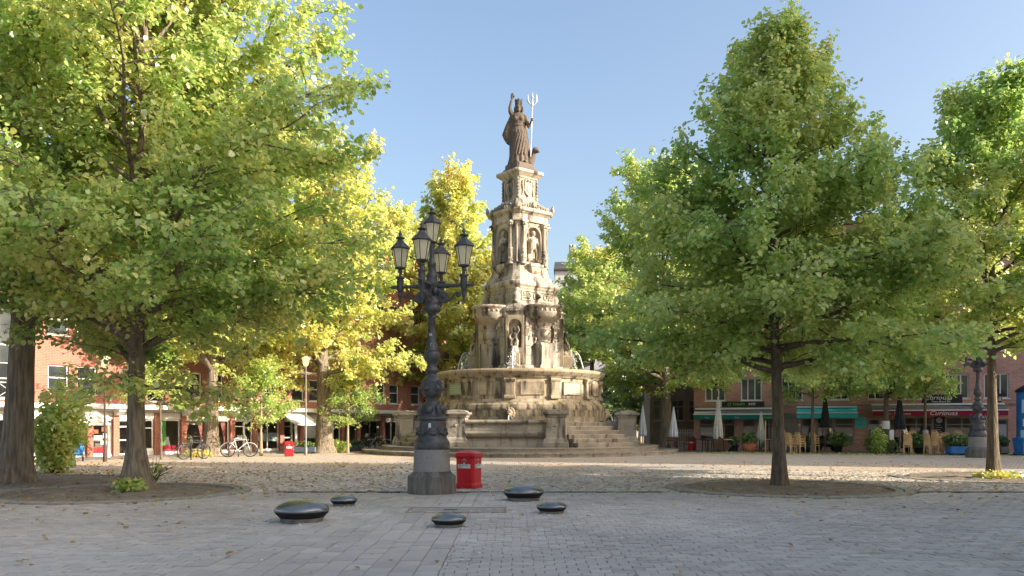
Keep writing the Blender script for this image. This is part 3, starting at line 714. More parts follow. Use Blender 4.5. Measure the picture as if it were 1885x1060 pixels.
# tower, lower storey
tower('tower_plinth', [(4.3, 4.62, .86), (4.75, 4.62, .86), (4.85, 4.5, .84), (4.95, 4.42, .82)], ST_PALE)
tower('lower_storey', [(4.953, 4.1, .8), (7.6, 3.98, .78), (7.72, 4.0, .78)], ST_PALE)
tower('lower_cornice', [(7.723, 4.06, .8), (7.9, 4.06, .8), (8.0, 4.16, .8), (8.12, 4.16, .8), (8.3, 3.75, .6), (8.45, 3.5, .45)], ST_PALE)
for i, phi in enumerate(FC):                     # ashlar courses standing proud at the face edges
    for j in range(5):
        z0 = 4.96 + j * .53
        for s in (-1, 1):
            wd = .42 if j % 2 else .52
            k = MB(); k.box(min(s * 1.25, s * (1.25 - wd)), max(s * 1.25, s * (1.25 - wd)), -2.1, -1.9, z0 + .006, z0 + .524, face(phi), bev=.012); k.build('quoin', ST_PALE, F)
    # pedestal, vase stem and half bowl
    M = face(phi)
    k = MB().loft([[(x * w_, -2.62 + (0 if y_ < 0 else .9), z) for x, y_ in ((-1, -1), (1, -1), (1, 1), (-1, 1))] for z, w_ in ((4.6, .62), (4.9, .62), (4.98, .52), (6.05, .5), (6.12, .58), (6.2, .58))], M)
    k.build('bowl_pedestal', ST_PALE, F)
    C = M @ T(0, -2.12, 0)
    k = MB(); k.lathe([(.3, 6.2), (.42, 6.24), (.42, 6.3), (.3, 6.38), (.38, 6.45), (.45, 6.6), (.47, 6.78), (.42, 6.92), (.46, 6.95), (.46, 7.0), (.34, 7.04), (.3, 7.12), (.36, 7.22), (.5, 7.35)], 20, C); k.build('bowl_stem', ST_PALE, F)
    k = MB(); k.lathe([(.48, 7.352), (.62, 7.42), (.85, 7.55), (1.0, 7.72), (1.04, 7.86)], 48, C, amp=.035, lobes=24); k.build('bowl', ST_PALE, F)
    k = MB(); k.lathe([(1.0, 7.863), (1.02, 7.88), (.98, 8.0), (1.0, 8.1), (1.1, 8.18), (1.16, 8.22), (1.16, 8.3), (1.08, 8.34), (.95, 8.3)], 36, C)
    for j in range(24):
        a = 2 * PI * j / 24; k.ball((1.0 * math.cos(a), 1.0 * math.sin(a), 8.02), (.07, .07, .09), 6, 5, C)
    k.build('bowl_rim', ST_PALE, F)
    for s in (-1, 1):                            # C scrolls beside the stem
        pts = []
        for q in range(15):
            a = R(-150 + 300 * q / 14); pts.append((s * (.78 - .42 * math.cos(a) * -1 * .9), -2.02, 6.75 + .62 * math.sin(a)))
        k = MB(); k.tube(pts, [.05 + .03 * abs(q - 7) / 7 for q in range(15)], 8, M); k.ball((s * .52, -2.06, 6.45), .1, M=M); k.ball((s * .52, -2.06, 7.05), .09, M=M); k.build('scroll', ST_PALE, F)
# niche panel with arched recess
def niche(k, y, w, z0, z1, aw, za, zs, depth, M):
    n = 10; tc_ = math.atan2(z1 - zs, w / 2)
    ang = sorted([PI * j / n for j in range(n + 1)] + [tc_, PI - tc_], reverse=True)
    q = [(-aw, za)] + [(aw * math.cos(a), zs + aw * math.sin(a)) for a in ang] + [(aw, za)]; o = [(-w / 2, za)]
    for a in ang:
        c, s = math.cos(a), math.sin(a); tx = (w / 2) / abs(c) if abs(c) > 1e-6 else 1e9; tz = (z1 - zs) / s if s > 1e-6 else 1e9; t_ = min(tx, tz); o.append((t_ * c, zs + t_ * s))
    o.append((w / 2, za)); m = len(q)
    k.add([(x, y, z) for x, z in q] + [(x, y, z) for x, z in o], [(i, i + 1, m + i + 1, m + i) for i in range(m - 1)], M)
    if za > z0 + 1e-4: k.add([(-w / 2, y, z0), (w / 2, y, z0), (w / 2, y, za), (-w / 2, y, za)], [(0, 1, 2, 3)], M)
    ph = [PI * j / 10 for j in range(11)]; vs = []; fs = []
    rows = [(za, 1.0)] + [(zs + aw * math.sin(PI / 2 * e / 6), math.cos(PI / 2 * e / 6)) for e in range(7)]
    for z, f in rows: vs += [(aw * math.cos(p) * f, y + depth * math.sin(p) * f, z) for p in ph]
    for r_ in range(len(rows) - 1): fs += [(r_ * 11 + j, r_ * 11 + j + 1, (r_ + 1) * 11 + j + 1, (r_ + 1) * 11 + j) for j in range(10)]
    k.add(vs, fs, M, True)
    k.add([(aw * math.cos(p), y + depth * math.sin(p), za) for p in ph], [tuple(range(11))], M)
def rem(k, name, m, parent, vox, M=None):
    o = k.build(name, m, parent)
    if M is not None: o.matrix_local = M
    md = o.modifiers.new('fuse', 'REMESH'); md.mode = 'VOXEL'; md.voxel_size = vox; md.use_smooth_shade = True
    sm = o.modifiers.new('soft', 'SMOOTH'); sm.iterations = 2; sm.factor = .5
    return o
for ax in AX:                                    # corner niche with a putto riding a dolphin
    M = face(ax); rr = (4.1 - .8) / math.sqrt(2) + .24
    k = MB(); niche(k, -rr - .02, 1.02, 5.0, 7.7, .4, 5.9, 7.1, .24, M)
    for s in (-1, 1): k.box(min(s * .51, s * .5), max(s * .51, s * .5), -rr - .02, -rr + .4, 5.0, 7.7, M)
    k.box(-.5, .5, -rr - .018, -rr + .35, 7.68, 7.72, M); k.build('corner_niche', ST_BASIN, F)
    k = MB(); k.box(-.32, .32, -rr - .5, -rr + .1, 4.5, 5.62, M, bev=.08); k.box(-.42, .42, -rr - .36, -rr + .1, 4.4, 4.9, M, bev=.06); k.build('spout_pedestal', ST_BASIN, F)
    k = MB(); k.tube([(0, -rr - .5, 5.85), (0, -rr - .3, 5.78), (.02, -rr - .12, 5.85), (.06, -rr - .02, 6.15), (.02, -rr + .02, 6.5)], [.12, .2, .2, .12, .07], 10)
    k.ball((0, -rr - .08, 6.55), (.16, .13, .24)); k.ball((0, -rr - .12, 6.9), .13); k.tube([(-.15, -rr - .1, 6.68), (-.27, -rr - .16, 6.5), (-.16, -rr - .3, 6.2)], .06, 8); k.tube([(.15, -rr - .1, 6.68), (.26, -rr - .14, 6.85), (.2, -rr - .2, 7.05)], .06, 8)
    k.tube([(-.08, -rr - .08, 6.4), (-.16, -rr - .3, 6.25), (-.16, -rr - .34, 5.95)], .075, 8); k.tube([(.08, -rr - .08, 6.4), (.18, -rr - .3, 6.25), (.17, -rr - .34, 5.95)], .075, 8); k.ball((0, -rr - .1, 5.7), (.28, .25, .18))
    rem(k, 'putto', ST_PALE, F, .035, M)
    k = MB()
    pts = [(0, -rr - .58 - .62 * (q / 12) ** .75, 5.86 + .12 * (q / 12) - 1.5 * (q / 12) ** 2) for q in range(13)]
    k.tube(pts, [.022 + .022 * q / 12 for q in range(13)], 8, M); k.build('water_jet', JET, F)
    k = MB(); r3 = random.Random(4)
    for q in range(130):
        f = r3.random(); k.ball((r3.gauss(-.12 * f, .05 + .16 * f), -rr - .5 - .3 * f + r3.gauss(0, .06), 5.75 - 1.3 * f), r3.uniform(.015, .04), 5, 4, M)
    k.build('splashing_drops', JET, F)
# frieze storey
tower('frieze_storey', [(8.453, 3.3, .36), (8.5, 3.3, .36), (8.56, 3.2, .34), (9.28, 3.18, .34), (9.34, 3.26, .35)], ST_PALE)
tower('frieze_cornice', [(9.343, 3.28, .35), (9.42, 3.34, .36), (9.52, 3.54, .38), (9.58, 3.58, .38), (9.7, 3.58, .38), (9.76, 3.46, .36), (9.8, 3.3, .34)], ST_PALE)
def ring_pts(cx, cz, r, y, n=14): return [(cx + r * math.cos(2 * PI * j / n), y, cz + r * math.sin(2 * PI * j / n)) for j in range(n + 1)]
for phi in FC:
    M = face(phi); y = -1.6
    k = MB()
    for a in ((-1.18, 1.18, 8.64, 8.7), (-1.18, 1.18, 9.16, 9.22), (-1.18, -1.12, 8.7, 9.16), (1.12, 1.18, 8.7, 9.16)): k.box(a[0], a[1], y - .05, y + .05, a[2], a[3], M)
    k.build('frieze_frame', ST_PALE, F)
    k = MB(); lion(k, M @ T(0, y, 8.93), .75); k.tube(ring_pts(0, 8.93, .27, y - .03), .04, 6, M); k.build('lion_mask', ST_PALE, F)
    for s in (-1, 1):
        k = MB(); k.tube(ring_pts(s * .62, 8.93, .15, y - .02), .035, 6, M); k.tube(ring_pts(s * .92, 8.93, .11, y - .02), .03, 6, M)
        for q in range(9): k.ball((s * (.5 + .07 * q), y - .02, 8.93 + .14 * math.sin(q * 2.1)), (.06, .05, .06), 6, 4, M)
        k.build('frieze_scroll', ST_PALE, F)
for ax in AX:
    k = MB(); k.lathe([(.2, 8.45), (.27, 8.5), (.27, 8.56), (.2, 8.62), (.25, 8.75), (.27, 8.88), (.2, 9.05), (.16, 9.15), (.22, 9.22), (.22, 9.32)], 14, face(ax) @ T(0, -2.02, 0)); k.build('corner_baluster', ST_PALE, F)
# sweep base and niche storey
tower('sweep_base', [(9.803, 3.12, .33), (10.0, 3.1, .33), (10.06, 2.95, .31), (10.2, 2.78, .3), (10.45, 2.6, .28), (10.78, 2.5, .26)], ST_PALE)
S = 2.44; CH = .26
tower('niche_core', [(10.785, 1.5, .2), (13.2, 1.5, .2)], ST_PALE)
for phi in FC:
    k = MB(); niche(k, -S / 2, S - 2 * CH, 10.783, 13.25, .5, 10.95, 12.45, .4, face(phi)); k.build('niche', ST_PALE, F)
    k = MB(); pts = [(.56 * math.cos(a), -S / 2 - .02, 12.45 + .56 * math.sin(a)) for a in [PI * j / 12 for j in range(13)]]; k.tube([(.56, -S / 2 - .02, 11.0)] + pts + [(-.56, -S / 2 - .02, 11.0)], .05, 6, face(phi)); k.build('niche_arch', ST_PALE, F)
    k = MB().loft([[(x * w_, -S / 2 - d_ * (1 if y_ < 0 else -.3), z) for x, y_ in ((-1, -1), (1, -1), (1, 1), (-1, 1))] for z, w_, d_ in ((10.28, .2, .2), (10.4, .3, .3), (10.62, .42, .36), (10.66, .48, .4), (10.8, .48, .4))], face(phi)); k.build('console', ST_PALE, F)
    for s in (-1, 1):
        C = face(phi) @ T(s * .78, -S / 2 - .08, 0)
        k = MB(); k.lathe([(.2, 10.785), (.2, 10.87), (.16, 10.9)], 14, C); k.lathe([(.15, 10.9), (.165, 11.3), (.165, 11.62), (.18, 11.65), (.18, 11.7), (.13, 11.73)], 16, C)
        for q in range(10): k.ball((.15 * math.cos(q * 2.4), .15 * math.sin(q * 2.4), 11.0 + .06 * q), .06, 6, 4, C)
        k.lathe([(.128, 11.73), (.112, 12.85)], 24, C, amp=.05, lobes=12)
        k.lathe([(.12, 12.85), (.15, 12.88), (.12, 12.92), (.15, 13.02), (.21, 13.12), (.21, 13.14)], 14, C)
        for q in range(8): k.ball((.16 * math.cos(q * PI / 4), .16 * math.sin(q * PI / 4), 13.03), .06, 6, 4, C)
        k.box(-.22, .22, -.22, .22, 13.14, 13.24, C); k.build('column', ST_PALE, F)
for ax in AX:
    rr = (S - CH) / math.sqrt(2)
    k = MB(); k.box(-CH * .7, CH * .7, -rr, -rr + .3, 10.783, 13.245, face(ax)); k.lathe([(.1, 10.9), (.07, 11.0), (.07, 13.0), (.11, 13.1)], 8, face(ax) @ T(0, -rr - .02, 0)); k.build('corner_pier', ST_PALE, F)
tower('entablature', [(13.253, 2.66, .3), (13.36, 2.66, .3), (13.4, 2.6, .28), (13.66, 2.6, .28)], ST_PALE)
tower('main_cornice', [(13.663, 2.66, .28), (13.74, 2.8, .3), (13.8, 3.0, .32), (13.86, 3.04, .32), (13.96, 3.04, .32), (14.0, 2.9, .3)], ST_PALE)
tower('cornice_roof', [(14.003, 2.6, .3), (14.1, 2.5, .28), (14.36, 1.85, .2), (14.4, 1.72, .16)], ST_PALE)
for phi in FC:
    M = face(phi); k = MB()
    for s in (-1, 1):
        for (x, z, r_) in ((.3, 14.2, .14), (.68, 14.16, .12), (1.02, 14.12, .1)): k.tube(ring_pts(s * x, z, r_, -1.28), .045, 6, M); k.ball((s * x, -1.28, z), .06, 6, 4, M)
        k.tube([(s * .1, -1.25, 14.36), (s * .5, -1.25, 14.3), (s * 1.2, -1.28, 14.06)], .05, 6, M)
    k.ball((0, -1.28, 14.28), (.14, .1, .17), M=M); k.build('cresting', ST_GREY, F)
for ax in AX:
    k = MB(); k.ball((0, -1.92, 14.12), (.16, .12, .2), M=face(ax)); k.ball((0, -1.95, 14.3), (.08, .07, .12), M=face(ax)); k.build('corner_palmette', ST_GREY, F)
# shield block
tower('shield_base', [(14.403, 1.72, .12), (14.55, 1.72, .12), (14.62, 1.62, .12), (14.68, 1.56, .12)], ST_PALE)
tower('shield_block', [(14.683, 1.46, .12), (15.9, 1.44, .12)], ST_PALE)
tower('top_cornice', [(15.903, 1.54, .12), (16.0, 1.62, .12), (16.12, 1.9, .14), (16.2, 2.1, .14), (16.28, 2.14, .14), (16.34, 2.1, .14), (16.42, 1.7, .12)], ST_PALE)
tower('statue_plinth', [(16.423, 1.5, .1), (16.56, 1.5, .1), (16.6, 1.34, .1), (16.85, 1.3, .1)], ST_STATUE)
for phi in FC:
    M = face(phi); y = -.73; k = MB()
    out = [(-.26, 15.7), (-.28, 15.3), (-.2, 15.02), (0, 14.86), (.2, 15.02), (.28, 15.3), (.26, 15.7), (.1, 15.64), (0, 15.7), (-.1, 15.64)]
    k.add([(x, y - .1, z) for x, z in out] + [(x * 1.12, y + .02, 15.3 + (z - 15.3) * 1.1) for x, z in out], [tuple(range(10))] + [(i, (i + 1) % 10, 10 + (i + 1) % 10, 10 + i) for i in range(10)], M)
    k.ball((0, y - .1, 15.3), (.17, .06, .24), M=M)
    k.build('shield', ST_PALE, F)
    k = MB()
    for s in (-1, 1):
        k.tube([(s * .36, y - .03, 15.75), (s * .42, y - .05, 15.5), (s * .35, y - .05, 15.2), (s * .42, y - .03, 14.9)], [.07, .05, .06, .04], 6, M); k.ball((s * .2, y - .06, 15.78), .08, M=M)
    k.ball((0, y - .08, 15.78), .1, M=M); k.build('shield_mantling', ST_PALE, F)
for ax in AX:
    k = MB()
    for q in range(6): k.ball((0, -.98, 14.8 + .2 * q), (.11 - .01 * (q % 2), .1, .12), 8, 6, face(ax))
    k.build('corner_herm', ST_PALE, F)

# figures
def robe(k, rows, lob=11, amp=.09, n=56):
    rings = []
    for (z, rx, ry, cx_, cy_, a) in rows:
        rings.append([(cx_ + rx * (1 + a * amp * math.sin(lob * t + 1.7 * z + .8 * math.sin(3 * t))) * math.cos(t), cy_ + ry * (1 + a * amp * math.sin(lob * t + 1.7 * z)) * math.sin(t), z) for t in [2 * PI * j / n for j in range(n)]])
    k.loft(rings, None, True, True)
def niche_figure(kind):
    k = MB()
    if kind == 0:      # robed man with staff and shield
        robe(k, [(0, .3, .2, 0, 0, 1), (.5, .26, .18, 0, 0, 1), (.85, .22, .16, 0, 0, .5), (1.15, .26, .17, 0, 0, .3), (1.28, .18, .13, 0, 0, 0)])
        k.ball((0, -.02, 1.45), (.11, .12, .15)); k.ball((0, .0, 1.56), (.13, .13, .07)); k.tube([(0, 0, 1.2), (0, 0, 1.4)], .07, 8); k.ball((0, -.1, 1.36), (.07, .06, .1))
        k.tube([(-.22, 0, 1.2), (-.3, -.06, .95), (-.26, -.2, .8)], [.08, .07, .05], 8); k.tube([(.22, 0, 1.2), (.3, -.08, .95), (.14, -.22, .88)], [.08, .07, .05], 8)
        k.tube([(-.27, -.22, 0), (-.27, -.22, 1.3)], .035, 6); k.ball((.16, -.22, .72), (.2, .07, .26))
    else:              # man in tunic, hand on hip, weight on one leg
        k.tube([(-.11, 0, 0), (-.11, -.02, .45), (-.09, 0, .85)], [.06, .075, .11], 9); k.tube([(.13, -.08, 0), (.12, -.1, .45), (.08, 0, .85)], [.06, .075, .11], 9)
        k.ball((-.12, -.07, .03), (.06, .13, .05)); k.ball((.14, -.15, .03), (.06, .13, .05))
        robe(k, [(.62, .21, .16, 0, 0, .8), (.9, .18, .14, 0, 0, .6), (1.1, .22, .15, 0, 0, .2), (1.27, .2, .12, 0, 0, 0)], 9)
        k.ball((.03, -.02, 1.46), (.1, .11, .14)); k.tube([(0, 0, 1.2), (.02, 0, 1.4)], .065, 8); k.ball((.03, .02, 1.53), (.12, .12, .09))
        k.tube([(-.22, 0, 1.22), (-.34, -.05, 1.0), (-.22, -.18, 1.05)], [.075, .065, .05], 8); k.ball((-.24, -.2, 1.08), (.12, .1, .12))
        k.tube([(.22, 0, 1.22), (.3, -.04, .98), (.26, -.14, .78)], [.075, .065, .05], 8); k.tube([(.28, -.16, .9), (.24, -.2, .0)], .03, 6)
        robe(k, [(.2, .24, .05, 0, .13, 1), (1.2, .22, .06, 0, .12, 1)], 7, .2); k.ball((-.26, -.02, .2), (.12, .1, .2))
    return k
for i, phi in enumerate(FC):
    rem(niche_figure(0 if i in (3, 1) else 1), 'niche_figure', ST_PALE, F, .028, face(phi) @ T(0, -S / 2 + .02, 10.98) @ Matrix.Scale(1.12, 4))

# crowned woman with raised arm; local frame turned back to face the camera
k = MB()
robe(k, [(0, .66, .5, -.03, 0, 1), (.25, .6, .46, -.02, 0, 1), (.7, .55, .42, 0, 0, 1), (1.3, .52, .38, -.03, 0, .9), (1.75, .47, .34, -.05, 0, .7), (2.08, .37, .27, -.08, 0, .4), (2.25, .34, .25, -.08, 0, .2), (2.55, .4, .29, -.08, 0, .3), (2.78, .42, .25, -.08, 0, .1), (2.9, .3, .18, -.08, 0, 0)], 13, .085)
for q in range(7):                                   # diagonal folds over the skirt
    a = -2.5 + q * .3; k.tube([(.36 * math.cos(a + .55), .3 * math.sin(a + .55) - .02, 1.95), (.5 * math.cos(a + .2), .4 * math.sin(a + .2), 1.3), (.56 * math.cos(a - .1), .45 * math.sin(a - .1), .5)], [.05, .07, .05], 6)
robe(k, [(1.72, .5, .38, -.04, 0, 1), (1.86, .5, .38, -.05, 0, 1), (2.06, .38, .29, -.07, 0, .5)], 17, .06)
k.tube([(.35 * math.cos(t) - .08, .27 * math.sin(t), 2.2) for t in [2 * PI * j / 16 for j in range(17)]], .045, 6)
for s in (-1, 1): k.ball((-.08 + s * .16, -.2, 2.56), (.15, .13, .15))
k.tube([(-.08, 0, 2.75), (-.07, -.02, 3.05)], [.15, .12], 10)
k.ball((-.07, -.04, 3.2), (.19, .22, .27)); k.ball((-.07, -.26, 3.17), (.04, .05, .06)); k.ball((-.07, -.2, 3.02), (.09, .07, .06)); k.ball((-.07, -.24, 3.07), (.055, .03, .02))
for s in (-1, 1): k.ball((-.07 + s * .075, -.24, 3.24), (.035, .02, .02)); k.ball((-.07 + s * .19, 0, 3.12), (.08, .16, .2)); k.ball((-.07 + s * .16, .02, 2.92), (.08, .1, .14))
k.ball((-.07, .06, 3.24), (.22, .22, .26)); k.lathe([(.2, 3.36), (.21, 3.42), (.2, 3.55), (.22, 3.58), (.22, 3.63), (.12, 3.63)], 18, T(-.07, -.01, 0))
for q in range(6): k.box(-.05, .05, -.23, -.17, 3.6, 3.7, T(-.07, -.01, 0) @ RZ(q * PI / 3))
k.tube([(-.4, 0, 2.78), (-.54, -.08, 3.0), (-.55, -.12, 3.2), (-.46, -.14, 3.62)], [.15, .12, .1, .065], 10)       # raised arm
k.ball((-.43, -.15, 3.74), (.09, .05, .12))
for q in range(4): k.tube([(-.5 + q * .045, -.15, 3.8), (-.49 + q * .05, -.17, 3.93), (-.47 + q * .05, -.2, 4.03 - .03 * abs(q - 1.6))], [.026, .024, .018], 6)
k.tube([(-.36, -.16, 3.7), (-.3, -.2, 3.78), (-.29, -.22, 3.86)], [.028, .025, .018], 6)
k.tube([(.26, 0, 2.76), (.42, -.02, 2.4), (.5, -.1, 2.12), (.64, -.22, 2.36)], [.15, .13, .11, .075], 10)           # arm with the trident
k.ball((.68, -.24, 2.44), (.08, .08, .11))
for q in range(4): k.tube([(.62, -.3, 2.38 + q * .045), (.7, -.34, 2.39 + q * .045), (.76, -.27, 2.4 + q * .045)], .024, 6)
k.tube([(.63, -.2, 2.5), (.68, -.3, 2.56), (.74, -.3, 2.57)], .024, 6)
rings = []                                            # cloak hanging from the raised arm
for (z, x0, x1, d_) in ((2.95, -.5, -.2, .12), (2.6, -.66, -.2, .16), (2.2, -.84, -.2, .2), (1.75, -1.0, -.25, .22), (1.5, -.9, -.3, .2), (1.22, -.72, -.34, .12)):
    rings.append([((x0 + x1) / 2 + (x1 - x0) / 2 * math.cos(t), .12 + d_ * (1 + .25 * math.sin(6 * t + z)) * math.sin(t), z) for t in [2 * PI * j / 28 for j in range(28)]])
k.loft(rings, None, True, True)
rings = [[(-.05 + rx * math.cos(t), .2 + .14 * (1 + .3 * math.sin(9 * t)) * math.sin(t), z) for t in [2 * PI * j / 28 for j in range(28)]] for z, rx in ((.1, .55), (1.2, .55), (2.4, .45), (2.85, .32))]
k.loft(rings, None, True, True)
k.ball((.3, -.46, .07), (.1, .22, .08)); k.ball((-.15, -.46, .07), (.1, .18, .08))
k.tube([(.35, .0, .1), (.55, -.1, .18), (.72, -.12, .42), (.8, -.12, .62)], [.3, .27, .19, .15], 10)               # sea beast at her side
k.ball((.88, -.18, .78), (.2, .2, .16)); k.ball((1.0, -.26, .72), (.13, .14, .1)); k.ball((.82, -.1, .92), (.07, .08, .1)); k.ball((.98, -.12, .92), (.06, .07, .09)); k.ball((.78, .02, .7), (.12, .12, .2))
WV = 16.86
st = rem(k, 'statue', ST_STATUE, F, .03, RZ(-FA) @ T(0, 0, WV) @ Matrix.Scale(1.05, 4))
k = MB(); tb, tt = Vector((.6, -.28, .35)), Vector((.7, -.3, 3.25))
k.tube([tb, tt], .024, 8); k.ball(tuple(tt), .055)
k.tube([tt, tt + Vector((.01, 0, .75))], [.05, .012], 6); k.ball(tuple(tt + Vector((0, 0, .45))), (.07, .05, .1))
for s in (-1, 1):
    b = [tt + Vector((0, 0, -.02)), tt + Vector((s * .16, 0, .1)), tt + Vector((s * .25, 0, .26)), tt + Vector((s * .24, 0, .62))]; k.tube(b, [.04, .04, .045, .012], 6); k.tube([tt + Vector((s * .22, 0, .2)), tt + Vector((s * .34, 0, .28))], [.03, .008], 5)
tr = k.build('trident', TRID, st)

# ------------------------------------------------------------------ candelabra lamps
def lantern(parent, M):
    """six-sided tapering lantern: frame > panes, hood, finial"""
    def hx(r, z): return [(r * math.cos(PI / 3 * i), r * math.sin(PI / 3 * i), z) for i in range(6)]
    k = MB(); b, t_ = hx(.125, .02), hx(.215, .48)
    for i in range(6):
        k.tube([b[i], t_[i]], .011, 5, M); k.tube([b[i], b[(i + 1) % 6]], .013, 5, M); k.tube([t_[i], t_[(i + 1) % 6]], .013, 5, M)
    k.lathe([(.03, -.12), (.05, -.1), (.05, -.07), (.03, -.05), (.07, -.02), (.14, .0), (.14, .02)], 12, M)
    f = k.build('lantern', IRON, parent)
    for i in range(6):
        j = (i + 1) % 6; k = MB(); q = .985
        k.add([tuple(Vector(p) * q + Vector((0, 0, .005))) for p in (b[i], b[j], t_[j], t_[i])], [(0, 1, 2, 3)], M); k.build('pane', LGLASS, f, False)
    k = MB(); k.loft([hx(.25, .475), hx(.262, .49), hx(.255, .51), hx(.17, .6), hx(.1, .66), hx(.085, .7)], M); k.build('hood', IRON, f)
    k = MB(); k.lathe([(.07, .69), (.06, .73), (.11, .745), (.12, .765), (.05, .79), (.035, .83), (.055, .86), (.03, .89), (.012, .93), (.004, .98)], 12, M); k.build('finial', IRON, f)
def lamp(name, label, loc, rz):
    t = thing(name, label, 'street lamp', loc, rz, 'cast iron candelabra lamps')
    k = MB(); k.lathe([(.555, -.03), (.555, .36), (.54, .4), (.45, .46), (.435, .5)], 40); k.build('stone_foot', GRANITED, t)
    k = MB(); k.lathe([(.425, .503), (.405, 1.0)], 40); k.build('stone_drum', GRANITE, t)
    k = MB(); k.lathe([(.4, 1.003), (.41, 1.02), (.41, 1.16), (.385, 1.2), (.37, 1.23), (.345, 1.27), (.32, 1.42), (.31, 1.6), (.3, 1.66)], 32); k.lathe([(.3, 1.66), (.34, 1.68), (.345, 1.72), (.32, 1.75), (.28, 1.77)], 32)
    for j in range(8):
        a0 = 2 * PI * j / 8; k.tube([(.34 * math.cos(a0 + q * .13), .34 * math.sin(a0 + q * .13), 1.43 - .07 * math.sin(PI * q / 6)) for q in range(7)], [.018, .03, .04, .045, .04, .03, .018], 6); k.ball((.33 * math.cos(a0), .33 * math.sin(a0), 1.45), (.045, .045, .06), 8, 6)
        k.tube([(.33 * math.cos(a0), .33 * math.sin(a0), 1.42), (.345 * math.cos(a0), .345 * math.sin(a0), 1.3)], [.03, .012], 6)
    k.build('pedestal', IRON, t)
    k = MB(); k.lathe([(.3, 1.77), (.27, 1.84), (.24, 1.95), (.18, 2.05), (.13, 2.12)], 24)
    for j in range(4):
        a = PI / 4 + PI / 2 * j; k.tube([(.28 * math.cos(a), .28 * math.sin(a), 1.76), (.33 * math.cos(a), .33 * math.sin(a), 1.9), (.27 * math.cos(a), .27 * math.sin(a), 2.0), (.31 * math.cos(a), .31 * math.sin(a), 2.09)], [.05, .06, .045, .02], 7)
        b = PI / 2 * j; k.ball((.22 * math.cos(b), .22 * math.sin(b), 1.9), (.11, .11, .12), 10, 7)
    k.build('leaf_collar', IRON, t)
    k = MB(); k.lathe([(.12, 2.12), (.13, 2.15), (.12, 2.19), (.2, 2.23), (.225, 2.3), (.23, 2.5), (.225, 2.53), (.235, 2.55), (.2, 2.62), (.16, 2.65), (.12, 2.69), (.11, 2.74), (.15, 2.78), (.16, 2.82), (.12, 2.86), (.11, 2.93), (.12, 3.0), (.17, 3.04), (.185, 3.12), (.185, 3.2), (.15, 3.25)], 28)
    for j in range(6):
        a = 2 * PI * j / 6 + .3; M = RZ(a + PI / 2) @ T(0, -.21, 2.4); lion(k, M, .28)
    k.build('vase', IRON, t)
    k = MB(); k.lathe([(.155, 3.252), (.16, 3.27), (.13, 3.34), (.105, 3.5), (.085, 3.75), (.075, 3.98), (.1, 4.0), (.1, 4.04), (.08, 4.06)], 20); k.build('shaft', IRON, t)
    k = MB(); k.lathe([(.08, 4.06), (.1, 4.12), (.19, 4.16), (.21, 4.22), (.2, 4.28), (.18, 4.3), (.2, 4.34), (.195, 4.4), (.14, 4.46), (.11, 4.55), (.13, 4.6), (.11, 4.68), (.14, 4.74), (.15, 4.84), (.12, 4.92), (.14, 4.98), (.1, 5.05), (.075, 5.15), (.1, 5.22), (.1, 5.28), (.06, 5.35), (.055, 5.6), (.08, 5.66), (.08, 5.7), (.04, 5.76)], 20)
    for j in range(4):
        a = PI / 4 + PI / 2 * j; k.ball((.15 * math.cos(a), .15 * math.sin(a), 4.62), (.07, .07, .1), 8, 6); k.ball((.17 * math.cos(a), .17 * math.sin(a), 4.22), (.05, .05, .05), 8, 6)
    k.build('crown_post', IRON, t)
    for j in range(4):
        M = RZ(PI / 2 * j); k = MB(); A = .76
        k.tube([(.1, 0, 4.75), (.22, 0, 4.75), (.36, 0, 4.75), (.46, 0, 4.75), (.6, 0, 4.75), (.68, 0, 4.75)], [.04, .05, .055, .035, .045, .03], 8, M)
        k.tube([(A + .06, 0, 4.75), (A + .14, 0, 4.75), (A + .2, 0, 4.75), (A + .25, 0, 4.75)], [.03, .045, .04, .01], 8, M)
        pts = [(.3 + .11 * math.cos(q), 0, 4.53 + .11 * math.sin(q)) for q in [R(180 - 45 * i) for i in range(8)]]
        k.tube([(.14, 0, 4.45), (.22, 0, 4.38), (.32, 0, 4.37), (.45, 0, 4.45), (.55, 0, 4.56), (.64, 0, 4.58), (.68, 0, 4.5)], [.03, .032, .032, .028, .024, .022, .016], 7, M)
        k.lathe([(.12, -.02), (.13, 0), (.12, .02)], 16, M @ T(.27, 0, 4.5) @ Matrix.Rotation(PI / 2, 4, 'X')); k.ball((.27, 0, 4.5), (.05, .05, .05), 8, 6, M); k.ball((.62, 0, 4.52), .05, 8, 6, M)
        k.lathe([(.01, 4.36), (.03, 4.42), (.022, 4.46), (.05, 4.52), (.06, 4.57), (.04, 4.62), (.07, 4.66), (.085, 4.72), (.075, 4.8), (.085, 4.86), (.075, 4.93), (.105, 4.96), (.105, 4.985), (.03, 4.99), (.03, 5.1)], 14, M @ T(A, 0, 0))
        for q in range(3): k.tube([(A + .06 * math.cos(q * 2.1), .06 * math.sin(q * 2.1), 4.98), (A + .05 * math.cos(q * 2.1), .05 * math.sin(q * 2.1), 5.16)], .01, 5, M)
        k.build('arm', IRON, t)
        lantern(t, M @ T(A, 0, 5.18) @ Matrix.Scale(.93, 4))
    lantern(t, T(0, 0, 5.74) @ Matrix.Scale(.9, 4))
    return t
LX, LY = gx(795, 18.72), 18.72
lm = lamp('candelabra_lamp', 'black cast iron lamp with five lanterns on granite base beside the red bin', (LX, LY, 0), R(-11))
for (dx, dz, w, h, nm) in ((.02, 1.55, .05, .08, 'sticker'),):
    k = MB(); k.box(-.028, .028, -.33, -.322, 1.5, 1.6, RZ(R(8))); k.build('sticker', STICK, lm)
